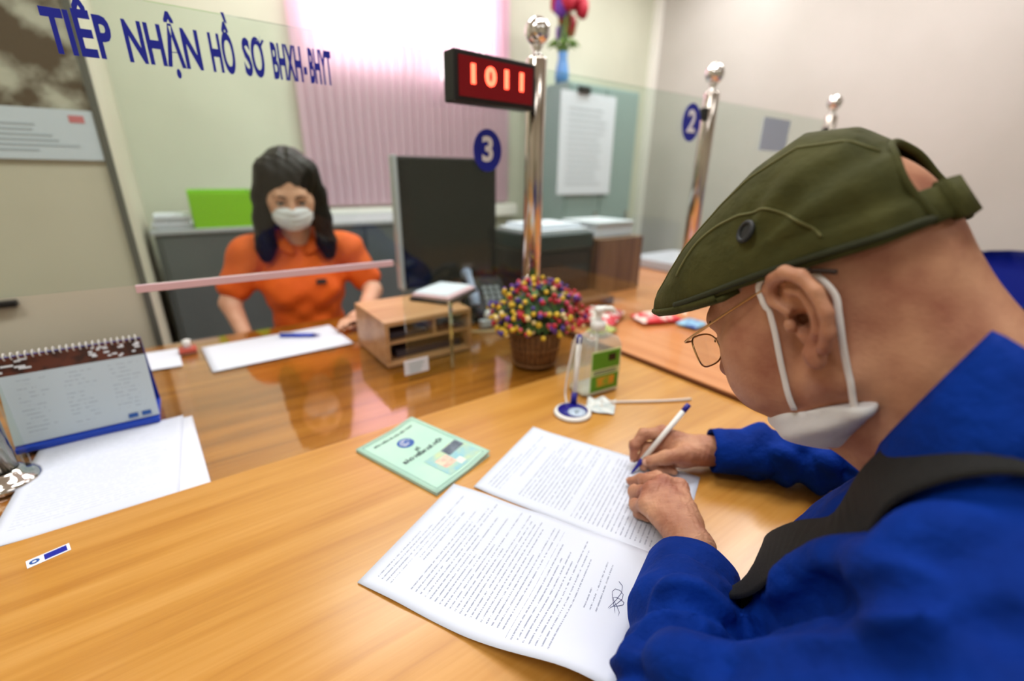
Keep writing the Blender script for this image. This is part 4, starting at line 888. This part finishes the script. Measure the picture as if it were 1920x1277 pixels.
for pts in ([(.672, .240, .070), (.690, .228, .060), (.704, .222, .036)], [(.700, .190, .078), (.712, .182, .066), (.728, .178, .040)], [(.712, .150, .080), (.728, .140, .070), (.742, .140, .045)]): ridge(pts, .0105, -.0050)
for pts in ([(.350, .067, .197), (.362, .060, .224), (.360, .051, .246)], [(.355, .110, .100), (.324, .060, .172), (.272, .026, .244), (.275, .009, .257)], [(.246, .048, .202), (.244, .015, .237), (.267, -.006, .261), (.281, -.017, .267)],
            [(.268, .160, .092), (.290, .150, .104), (.315, .132, .100)], [(.236, .148, .097), (.258, .130, .112), (.262, .105, .128)]) :
    ridge(pts, .0130, .0030, 'cut', .005)
# the arms rest on the counter: flatten whatever dips into the top
sl, X, Y, Z = sf.sub(sf.lo, sf.lo + sf.h * (sf.n - 1))
slab = np.minimum(np.minimum(.002 - Z, Y - .120), 1) * -1
sf.d = np.maximum(sf.d, np.where(Y > .120, .0015 - Z, -1).astype(np.float32) + 0 * sf.d)
# keep the sleeve ends open round the wrists
for c, e, r in (((.376, .183, .048), (.430, .214, .044), .036), ((.654, .310, .039), (.625, .338, .037), .029)): sf.cone(c, e, r, r, .002, 'cut')
shirt = link('shirt', np_mesh('shirt', *sf.mesh()), M_['shirt_blue'], man, True)
def cuff(a, b, r0, r1):
    a, b = Vector(a), Vector(b); t = (b - a).normalized(); u = t.orthogonal().normalized(); u = Vector((0, 0, 1)); u = (u - t * u.dot(t)).normalized(); v = t.cross(u); bm = bmesh.new(); rows = []; n = 40; L = (b - a).length
    for s in [i / 6 for i in range(7)]:
        row = []
        for k in range(n):
            an = 2 * math.pi * k / n; r = (r0 + (r1 - r0) * s) * (1 + .022 * math.sin(3 * an + 2 * s) + .012 * math.sin(7 * an))
            p = a + t * L * s + u * r * .86 * math.cos(an) + v * r * math.sin(an); p.z = max(p.z, .0022); row.append(bm.verts.new(p))
        rows.append(row)
    for A_, B_ in zip(rows, rows[1:]):
        for k in range(n): bm.faces.new((A_[k], A_[(k + 1) % n], B_[(k + 1) % n], B_[k]))
    o = link('cuff', bmesh_mesh('cuff', bm), M_['shirt_blue'], shirt, True); sd = o.modifiers.new('t', 'SOLIDIFY'); sd.thickness = .0022; sd.offset = 0; return o
cuff((.326, .158, .051), (.392, .191, .047), .0515, .0480); cuff((.700, .262, .043), (.643, .321, .039), .0415, .0375)
# collar
cax = Vector((0, -.68, -.73)); cd_ = Vector((0, .62, -.785)); CC = Vector((.450, .046, .318)); bm = bmesh.new(); rows = []
for s in [i / 6 for i in range(7)]:
    row = []
    for k in range(49):
        an = math.radians(-200 + 400 * 0) + (k / 48) * math.radians(300) + math.radians(120)
        # an = 90 deg is the nape (opposite cd_), the collar opens at the throat
        ex, ey = math.cos(an), math.sin(an)
        r = .071 + .034 * s ** .8; fall = .006 * math.sin(s * math.pi)
        p = CC + Vector((ex * r * 1.02, 0, 0)) + cd_ * (ey * r * .95) * 1.0 + cax * (.056 * s - .012 + .026 * ey - fall); row.append(bm.verts.new(p))
    rows.append(row)
for A_, B_ in zip(rows, rows[1:]):
    for k in range(48): bm.faces.new((A_[k], A_[k + 1], B_[k + 1], B_[k]))
co = link('collar', bmesh_mesh('collar', bm), M_['shirt_blue'], shirt, True); sd = co.modifiers.new('t', 'SOLIDIFY'); sd.thickness = .004; sd.offset = 0
# bag strap over the left shoulder
sp0 = spline([(.46, -.14, .20), (.42, -.07, .29), (.378, -.01, .325), (.360, .030, .315), (.358, .060, .283), (.362, .080, .242), (.366, .097, .190), (.372, .110, .140), (.388, .124, .090), (.425, .130, .030), (.47, .115, -.08), (.54, .06, -.25)], 6)
pp, nn = [], []
for p in sp0:
    a_, n_ = to_surf(sf, p, .007); pp.append(a_); nn.append(n_)
for _ in range(7): pp = [pp[0]] + [(pp[i - 1] + pp[i] * 2 + pp[i + 1]) / 4 for i in range(1, len(pp) - 1)] + [pp[-1]]; nn = [nn[0]] + [(nn[i - 1] + nn[i] * 2 + nn[i + 1]).normalized() for i in range(1, len(nn) - 1)] + [nn[-1]]
tag(link('bag_strap', ribbon_me('bag_strap', pp, nn, .064, .004), M_['strap_black'], None, True), 'wide black bag strap worn across the man\'s blue shirt', 'strap')
# trousers and stool
tf = Field((.20, -.45, FL), (.72, .28, -.20), .012)
tf.cone((.46, -.14, -.24), (.46, -.16, -.30), .15, .155, .03)
for s in (-1, 1): tf.chain([(.46 + s * .09, -.15, -.30), (.46 + s * .12, .20, -.27), (.46 + s * .12, .17, FL + .06)], [.095, .065, .05], .03)
link('trousers', np_mesh('trousers', *tf.mesh()), M_['trouser_dark'], man, True)
for s in (-1, 1):
    bm = bmesh.new(); bmesh.ops.create_uvsphere(bm, u_segments=16, v_segments=10, radius=1)
    for v in bm.verts: v.co = Vector((.46 + s * .12 + v.co.x * .045, .20 + v.co.y * .12, max(FL + .003, FL + .035 + v.co.z * .045)))
    link('shoe', bmesh_mesh('shoe', bm), M_['black_plastic'], man, True)
def stool(x, y, zt, label):
    t = empty('stool', (x, y, FL), label, 'stool')
    lathe('seat', [(0, zt - .05), (.17, zt - .05), (.185, zt - .035), (.185, zt - .012), (.17, zt), (0, zt)], M_['trouser_dark'], t, (x, y, 0), 32)
    lathe('column', [(0, FL + .04), (.025, FL + .04), (.025, zt - .05), (0, zt - .05)], M_['steel'], t, (x, y, 0), 16)
    lathe('foot', [(0, FL + .001), (.20, FL + .001), (.20, FL + .012), (.04, FL + .045), (0, FL + .045)], M_['steel'], t, (x, y, 0), 32)
stool(.46, -.18, -.456, 'round dark padded stool under the man in the cap')
stool(.34, 1.86, -.462, 'round dark padded stool under the clerk in orange')
# ------------------------------------------------------------------ cap
interp = lambda x, xs, ys: float(np.interp(x, xs, ys))
PY = [-.094, -.0915, -.084, -.066, -.039, 0, .030, .055, .080, .110, .140, .158, .167]
PT = [.048, .068, .094, .124, .140, .137, .130, .121, .111, .096, .080, .070, .0645]
PW = [.012, .034, .053, .070, .081, .0845, .0845, .083, .0785, .068, .050, .030, .006]
PB = [.030, .029, .028, .027, .030, .035, .038, .040, .043, .048, .055, .060, .0635]
def cap_pt(y, ph, off=0.0):
    w_, zt, zb = interp(y, PY, PW), interp(y, PY, PT), interp(y, PY, PB); s, c = math.sin(ph), max(0., math.cos(ph))
    x = (w_ + off) * math.copysign(abs(s) ** .9, s); z = zb + (zt + off - zb) * c ** .80
    m = min(1, abs(s) * 1.15); side = m * m * (3 - 2 * m)
    fd = .0034 * side * math.sin(2 * math.pi * (z + .30 * y) / .024 + 3.0 * math.sin(38 * y + 9 * x) + 2 * math.sin(23 * y - 60 * z)) * sm((.03 - y) / .05) * sm((z - zb - .003) / .02) * sm((.115 - z) / .03)
    fd += .0012 * math.sin(55 * y + 30 * x) * math.sin(48 * z + 33 * x) * sm((z - zb - .003) / .02)
    n = Vector((s / max(w_, .03), 0, c / max(zt - zb, .02))).normalized()
    return Vector((x, y, z)) + n * fd
def smooth_y(n):
    a = np.linspace(0, 1, n); return [-.094 + .261 * (.5 - .5 * math.cos(math.pi * t)) for t in a]
capo = empty('cap', tuple(HM @ Vector((0, 0, .09))), None); capo.parent = man; capo.matrix_parent_inverse = man.matrix_basis.inverted(); capo['label'] = 'olive green cotton flat cap with a dark side eyelet'
def caplink(nm, me, m, smooth=True):
    me.transform(HM); o = bpy.data.objects.new(nm, me); COL.objects.link(o); me.materials.append(m)
    if smooth: me.polygons.foreach_set('use_smooth', [True] * len(me.polygons))
    o.parent = capo; o.matrix_parent_inverse = Matrix.Translation(-(HM @ Vector((0, 0, .09)))); return o
ys = smooth_y(90); phs = [(-.5 + i / 72) * math.pi for i in range(73)]
V = [cap_pt(y, p) for y in ys for p in phs]; F = []
for i in range(len(ys) - 1):
    for j in range(72):
        q = [i * 73 + j, i * 73 + j + 1, (i + 1) * 73 + j + 1, (i + 1) * 73 + j]; c = sum((V[k] for k in q), Vector()) / 4
        t = 1 - ((c.z - .052) / .046) ** 2
        if c.y < -.045 and t > 0 and abs(c.x) < .046 * math.sqrt(t) and c.z > .0: continue
        F.append(q)
o = caplink('crown', fromdata('crown', V, F), M_['olive_cloth']); sd = o.modifiers.new('t', 'SOLIDIFY'); sd.thickness = .0028; sd.offset = -1
bk_ = [v for v in V if v.y < -.045]; bnd = []
for t in np.linspace(-1, 1, 33):
    a = t * math.pi * .68; x_, z_ = .047 * math.sin(a), .052 + .047 * math.cos(a); bnd.append(min(bk_, key=lambda v: (v.x - x_) ** 2 + (v.z - z_) ** 2))
for _ in range(4): bnd = [bnd[0]] + [(bnd[i - 1] + bnd[i] * 2 + bnd[i + 1]) / 4 for i in range(1, len(bnd) - 1)] + [bnd[-1]]
caplink('opening_binding', tube_me('opening_binding', bnd, .0030, 8), M_['olive_cloth'])
# visor
bm = bmesh.new(); rows = []; n = 48
for s in range(9):
    row = []; t = s / 8
    for k in range(n + 1):
        an = (k / n - .5) * math.pi; yo = .045 + .1235 * math.cos(an) ** .85 if abs(abs(an) - math.pi / 2) > 1e-6 else .045
        po = Vector((math.copysign(interp(yo, PY, PW) + .0005, an) * (1 if abs(an) > .06 else abs(an) / .06), yo, interp(yo, PY, PB) - .0015))
        pi_ = Vector((.074 * math.sin(an), .035 + .066 * math.cos(an), .040 + .006 * math.cos(an)))
        p = pi_.lerp(po, t); p.z += .004 * math.sin(t * math.pi) * math.cos(an); row.append(bm.verts.new(p))
    rows.append(row)
for A_, B_ in zip(rows, rows[1:]):
    for k in range(n): bm.faces.new((A_[k], A_[k + 1], B_[k + 1], B_[k]))
o = caplink('visor', bmesh_mesh('visor', bm), M_['olive_cloth']); sd = o.modifiers.new('t', 'SOLIDIFY'); sd.thickness = .005; sd.offset = -1
# visor edge roll
ed = []
for k in range(41):
    an = (k / 40 - .5) * math.pi * .98; yo = .045 + .1235 * max(0, math.cos(an)) ** .85; ed.append(Vector((math.copysign(interp(yo, PY, PW), an) * min(1, abs(an) / .06 if abs(an) < .06 else 1), yo, interp(yo, PY, PB) - .001)))
caplink('visor_edge', tube_me('visor_edge', ed, .0034, 8), M_['olive_cloth'])
def surf_at(y, z, sgn, off=0.):
    zt, zb = interp(y, PY, PT), interp(y, PY, PB); c = min(1, max(0, (z - zb) / (zt - zb))) ** (1 / .80); return cap_pt(y, sgn * math.acos(min(1, c)), off)
for sgn in (-1, 1):
    caplink('seam', tube_me('seam', [surf_at(p.y, p.z, sgn, .0004) for p in spline([(0, .086, .074), (0, .055, .092), (0, .022, .096), (0, -.012, .086), (0, -.030, .066), (0, -.040, .048)], 8)], .0011, 6), M_['olive_seam'])
    caplink('seam', tube_me('seam', [cap_pt(y, sgn * math.radians(36 + 90 * max(0, y - .06)), .0004) for y in np.linspace(-.078, .158, 50)], .0010, 6), M_['olive_seam'])
    caplink('hem_band', tube_me('hem_band', [cap_pt(y, sgn * math.radians(89), .0006) + Vector((0, 0, .0015)) for y in np.linspace(-.089, .10, 46)], .0026, 8), M_['olive_dark'])
    c = surf_at(.006, .077, sgn); a_ = surf_at(.006, .080, sgn) - surf_at(.006, .074, sgn); b_ = surf_at(.010, .077, sgn) - surf_at(.002, .077, sgn); N = a_.cross(b_).normalized()
    if N.x * sgn < 0: N = -N
    MX = frame(c + N * .0016, b_, N.cross(b_)); 
    tor = [MX @ Vector((.0076 * math.cos(t * math.pi / 12), .0076 * math.sin(t * math.pi / 12), 0)) for t in range(24)]
    caplink('eyelet', tube_me('eyelet', tor, .0019, 8, True), M_['dark_gap'])
    dm = fromdata('eyelet_hole', [MX @ Vector((.0072 * math.cos(t * math.pi / 12), .0072 * math.sin(t * math.pi / 12), .0002)) for t in range(24)], [tuple(range(24))]); caplink('eyelet_hole', dm, M_['black_plastic'], False)
# adjuster strap and bound edge of the rear opening
sb_ = [Vector((.062 * math.sin(a), -.040 - .060 * math.cos(a), .041)) for a in np.linspace(-.95, .95, 21)]
caplink('back_strap', ribbon_me('back_strap', sb_, [Vector((p.x, p.y + .03, .004)) for p in sb_], .025, .0045), M_['olive_cloth'])
caplink('strap_keeper', ribbon_me('strap_keeper', [p * 1.0 + Vector((0, -.002, 0)) for p in sb_[5:9]], [Vector((p.x, p.y + .03, .004)) for p in sb_[5:9]], .030, .008), M_['olive_cloth'])
# ------------------------------------------------------------------ glasses, mask
def childempty(nm, loc, parent, label):
    o = empty(nm, tuple(loc), None); o.parent = parent; o.matrix_parent_inverse = parent.matrix_basis.inverted(); o['label'] = label; return o
def sublink(o_parent, root, nm, me, m, smooth=True):
    o = bpy.data.objects.new(nm, me); COL.objects.link(o); me.materials.append(m)
    if smooth: me.polygons.foreach_set('use_smooth', [True] * len(me.polygons))
    o.parent = o_parent; o.matrix_parent_inverse = Matrix.Translation(-Vector(o_parent.location)); return o
gl = childempty('glasses', HM @ Vector((0, .1, .0)), man, 'thin gold wire-framed glasses')
for s in (-1, 1):
    c = Vector((s * .034, .115, -.001)); ring = []
    for t in range(28):
        a = t * math.pi / 14; x_ = .024 * math.copysign(abs(math.cos(a)) ** .75, math.cos(a)); z_ = .0165 * math.copysign(abs(math.sin(a)) ** .75, math.sin(a)); ring.append(c + Vector((x_, -.006 * (s * x_ / .024) ** 2 * (1 if s * x_ > 0 else .3), z_ - .15 * 0)))
    ring = [HM @ p for p in ring]
    sublink(gl, man, 'rim', tube_me('rim', ring, .0009, 6, True), M_['gold_wire'])
    lm = fromdata('lens', ring, [tuple(range(28))]); lo_ = sublink(gl, man, 'lens', lm, M_['lens_glass'], False); sd = lo_.modifiers.new('t', 'SOLIDIFY'); sd.thickness = .0015; sd.offset = 0
    sublink(gl, man, 'temple', tube_me('temple', [HM @ p for p in spline([(s * .057, .110, .012), (s * .068, .106, .014), (s * .0745, .06, .022), (s * .078, .012, .030), (s * .0785, -.006, .032)], 6)], .0011, 6), M_['gold_wire'])
    sublink(gl, man, 'temple_tip', tube_me('temple_tip', [HM @ p for p in spline([(s * .0785, -.002, .032), (s * .0795, -.022, .029), (s * .0800, -.038, .021)], 6)], .0019, 8), M_['tip_brown'])
sublink(gl, man, 'bridge', tube_me('bridge', [HM @ p for p in spline([(-.011, .1155, .004), (0, .119, .007), (.011, .1155, .004)], 5)], .0010, 6), M_['gold_wire'])
mk = childempty('face_mask', HM @ Vector((0, .05, -.1)), man, 'white face mask pulled down under the chin')
mf = Field((-.085, -.05, -.16), (.085, .125, -.04), .0022)
mf.ell((0, .036, -.084), (.060, .046, .030), .01)
for s in (-1, 1): mf.cone((s * .058, -.004, -.076), (s * .028, .056, -.084), .0130, .020, .02)
mf.cone((0, -.004, -.098), (0, .045, -.096), .026, .026, .02)
sl, X, Y, Z = mf.sub(mf.lo, mf.lo + mf.h * (mf.n - 1))
top = Z + .070 + .22 * (.035 - Y) * (Y < .035) + .004 * np.sin(70 * Y + 20 * X) - .10 * np.maximum(Y - .05, 0)
mf.d = np.maximum(mf.d, top.astype(np.float32)); mf.warp(lambda x, y, z: .0010 * np.sin(300 * z + 60 * y + 8 * np.sin(30 * x)) + .0008 * np.sin(160 * x + 120 * y))
sublink(mk, man, 'mask_cloth', np_mesh('mask_cloth', *mf.mesh(), M=HM), M_['mask_white'])
for s in (-1, 1):
    lp = spline([(s * .0625, .038, -.070), (s * .0705, .031, -.040), (s * .0750, .021, -.005), (s * .0780, .015, .020), (s * .0765, .010, .034), (s * .0765, -.006, .0385), (s * .0770, -.022, .028), (s * .0780, -.030, .008), (s * .0785, -.027, -.008), (s * .0760, -.020, -.030), (s * .0700, -.012, -.055), (s * .0650, -.004, -.080)], 6)
    pts, ns = [], []
    for p in lp:
        q, n_ = Vector(p), grad(hf, p)
        d_ = sample(hf, p)
        if d_ < .0026: q, n_ = to_surf(hf, p, .0026)
        pts.append(HM @ q); ns.append((HM.to_3x3() @ Vector(n_)))
    sublink(mk, man, 'ear_loop', ribbon_me('ear_loop', pts, [Vector((s, 0, 0))] * len(pts), .0046, .0020), M_['loop_white'])
# ------------------------------------------------------------------ the pen in his hand
pn = empty('writing_pen', (.526, .386, .001), 'white ballpoint pen with navy ends held in the man\'s hand', 'pen')
t0, t1 = Vector((.5262, .3862, .0012)), Vector((.637, .3695, .1030)); pd = t1 - t0
tube('nib', [t0, t0 + pd * .03, t0 + pd * .17, t0 + pd * .20], [.0006, .0016, .0040, .0044], M_['navy_plastic'], pn, 12)
tube('barrel', [t0 + pd * .20, t0 + pd * .90], .0045, M_['white_plastic'], pn, 14); tube('end_plug', [t0 + pd * .90, t0 + pd], .0046, M_['navy_plastic'], pn, 14)
# ------------------------------------------------------------------ the clerk
WM = Matrix.Translation((.312, 1.655, .402)) @ Matrix.Rotation(math.radians(170), 4, 'Z') @ Matrix.Rotation(math.radians(-20), 4, 'X') @ Matrix.Scale(.94, 4)
WR = Matrix.Translation((.325, 1.70, 0)) @ Matrix.Rotation(math.radians(-10), 4, 'Z')   # body frame: x to the right of the picture, -y towards the counter
W_ = lambda x, y, z: tuple(WR @ Vector((x, y, z)))
cl = empty('person', (.325, 1.78, FL), 'woman clerk in orange polo shirt and white mask looking down', 'person')
wi = WM.inverted(); nwe = wi @ Vector(W_(0, .03, .20))
wf = head_field(.004, tuple(nwe), .046, False, -.14); wv, wF = wf.mesh(); A = np.array(WM); wv = wv @ A[:3, :3].T + A[:3, 3]
wb_ = Field((-.04, 1.36, -.30), (.70, 1.95, .27), .006)
wb_.chain([W_(0, .03, .20), W_(0, .03, .10), W_(0, .06, -.28)], [.06, .09, .11], .03)
for s, el, wrst, hnd in ((-1, (-.235, .00, .045), (-.195, -.12, -.05), (-.15, -.16, -.09)), (1, (.225, -.04, .055), (.16, -.235, .030), (.125, -.285, .024))):
    wb_.chain([W_(s * .08, .03, .205), W_(s * .165, .03, .195), W_(*el), W_(*wrst)], [.045, .042, .032, .022], .015)
    h0 = Vector(W_(*wrst)); h1 = Vector(W_(*hnd)); d_ = (h1 - h0).normalized(); sd_ = d_.cross(Vector((0, 0, 1))).normalized()
    wb_.cone(h0, h1, .022, .026, .01)
    for k in range(4):
        b0 = h1 + sd_ * (k - 1.5) * .016; wb_.chain([b0, b0 + d_ * .035 + Vector((0, 0, .004)), b0 + d_ * .06 + Vector((0, 0, -.006))], [.009, .0085, .0065], .003)
    wb_.chain([h0 + sd_ * -s * .02, h1 + sd_ * -s * .04, h1 + sd_ * -s * .045 + d_ * .03], [.012, .010, .008], .004)
wV, wFF = joined([(wv, wF), wb_.mesh()]); link('body', np_mesh('body', wV, wFF), M_['skin_woman'], cl, True)
for s in (-1, 1):
    for nm, r, y, m in (('eye', .0110, .0865, 'eye_white'), ('iris', .0062, .0935, 'iris')):
        bm = bmesh.new(); bmesh.ops.create_uvsphere(bm, u_segments=12, v_segments=8, radius=r); bm.transform(WM @ Matrix.Translation((s * .032, y, -.001))); link(nm, bmesh_mesh(nm, bm), M_[m], cl, True)
    tube('eyebrow', [WM @ Vector(p) for p in spline([(s * .014, .100, .020), (s * .030, .099, .024), (s * .048, .086, .020)], 5)], .0026, M_['hair_black'], cl, 6)
    tube('eyelash', [WM @ Vector(p) for p in spline([(s * .020, .096, .002), (s * .032, .098, .004), (s * .045, .090, .001)], 5)], .0022, M_['hair_black'], cl, 6)
# hair: parted in the middle, falling to the shoulders
h_ = Field((-.155, -.17, -.24), (.155, .14, .17), .004)
h_.ell((0, -.012, .050), (.088, .106, .094), .01)
for s in (-1, 1):
    h_.chain([(s * .055, .020, .075), (s * .084, .020, .0), (s * .092, .030, -.08), (s * .098, .060, -.165), (s * .102, .075, -.20)], [.045, .030, .032, .032, .022], .02)
    h_.chain([(s * .04, -.07, .02), (s * .07, -.065, -.08), (s * .075, -.055, -.18)], [.05, .045, .04], .02)
h_.chain([(0, -.08, .02), (0, -.085, -.17)], [.05, .045], .02)
h_.ell((0, .105, -.020), (.054, .085, .082), .012, 'cut'); h_.ell((0, .07, -.15), (.056, .10, .09), .015, 'cut')
h_.cone((0, .07, .128), (0, -.04, .150), .006, .004, .008, 'cut')
h_.warp(lambda x, y, z: .0022 * np.sin(150 * x + 60 * y + 6 * np.sin(20 * z)) * np.sin(110 * y + 14 * z))
link('hair', np_mesh('hair', *h_.mesh(), M=WM), M_['hair_black'], cl, True)
# polo shirt
ps_ = Field((-.02, 1.42, -.30), (.68, 1.98, .30), .005)
ps_.chain([W_(0, .03, .185), W_(0, .03, .08), W_(0, .035, -.06), W_(0, .06, -.30)], [.085, .118, .108, .125], .04)
ps_.ell(W_(0, .02, .10), (.135, .105, .13), .04)
for s, el in ((-1, (-.212, .016, .10)), (1, (.207, -.005, .10))): ps_.chain([W_(s * .07, .03, .215), W_(s * .155, .03, .198), W_(*el)], [.058, .058, .054], .03)
for s in (-1, 1): ps_.ell(W_(s * .055, -.06, .085), (.052, .045, .05), .03)
ps_.warp(lambda x, y, z: .0035 * np.sin(55 * z + 30 * x) * np.sin(32 * x + 20 * z) * np.exp(-((z - .0) / .12) ** 2) + .002 * np.sin(80 * z - 50 * x))
polo = link('polo_shirt', np_mesh('polo_shirt', *ps_.mesh()), M_['orange_cloth'], cl, True)
for s in (-1, 1):
    pts = [W_(s * .058, .055, .258), W_(s * .062, .010, .250), W_(s * .050, -.040, .232), W_(s * .020, -.072, .205)]
    sp_p = [to_surf(ps_, p, .006) for p in spline(pts, 5)]
    link('collar_flap', ribbon_me('collar_flap', [a + Vector((0, 0, .006)) for a, b in sp_p], [b for a, b in sp_p], [.045] * 11 + [.040, .036, .03, .022, .01], .005), M_['orange_cloth'], polo, True)
bp_, bn_ = to_surf(ps_, W_(.050, -.10, .115), .004); BMx = frame(bp_, Vector(W_(1, 0, 0)) - Vector(W_(0, 0, 0)), bn_.cross(Vector(W_(1, 0, 0)) - Vector(W_(0, 0, 0))))
link('name_badge', box_me('name_badge', -.016, .016, -.008, .008, -.001, .002, .001, M=BMx), M_['badge_black'], polo)
wm_ = childempty('face_mask', WM @ Vector((0, .1, -.04)), cl, 'white pleated mask over nose and mouth')
k_ = Field((-.08, .0, -.125), (.08, .15, .01), .0035)
k_.ell((0, .062, -.050), (.064, .062, .056), .01); k_.cone((0, .112, -.022), (0, .106, -.066), .014, .018, .02)
sl, X, Y, Z = k_.sub(k_.lo, k_.lo + k_.h * (k_.n - 1)); k_.d = np.maximum(k_.d, np.maximum(Z + .010 + .14 * np.abs(X), np.maximum(-.104 - Z, .028 - Y + 0 * X)).astype(np.float32))
k_.warp(lambda x, y, z: .0012 * np.sin(330 * z))
sublink(wm_, cl, 'mask_cloth', np_mesh('mask_cloth', *k_.mesh(), M=WM), M_['mask_white'])
for s in (-1, 1): sublink(wm_, cl, 'ear_loop', ribbon_me('ear_loop', [WM @ p for p in spline([(s * .062, .045, -.022), (s * .077, .012, .012), (s * .078, .012, -.02), (s * .062, .04, -.08)], 5)], [Vector(WM.to_3x3() @ Vector((s, 0, 0)))] * 16, .005, .002), M_['loop_white'])
tr = Field((.0, 1.30, FL), (.66, 2.05, -.22), .012); tr.cone(W_(0, .08, -.26), W_(0, .09, -.31), .125, .15, .03)
for s in (-1, 1): tr.chain([W_(s * .08, .07, -.32), W_(s * .09, -.28, -.29), W_(s * .09, -.26, FL + .05)], [.085, .06, .045], .03)
link('trousers', np_mesh('trousers', *tr.mesh()), M_['trouser_dark'], cl, True)
for s in (-1, 1):
    c = Vector(W_(s * .09, -.29, FL)); bm = bmesh.new(); bmesh.ops.create_uvsphere(bm, u_segments=14, v_segments=8, radius=1)
    for v in bm.verts: v.co = Vector((c.x + v.co.x * .04, c.y + v.co.y * .11, max(FL + .003, FL + .03 + v.co.z * .04)))
    link('shoe', bmesh_mesh('shoe', bm), M_['black_plastic'], cl, True)
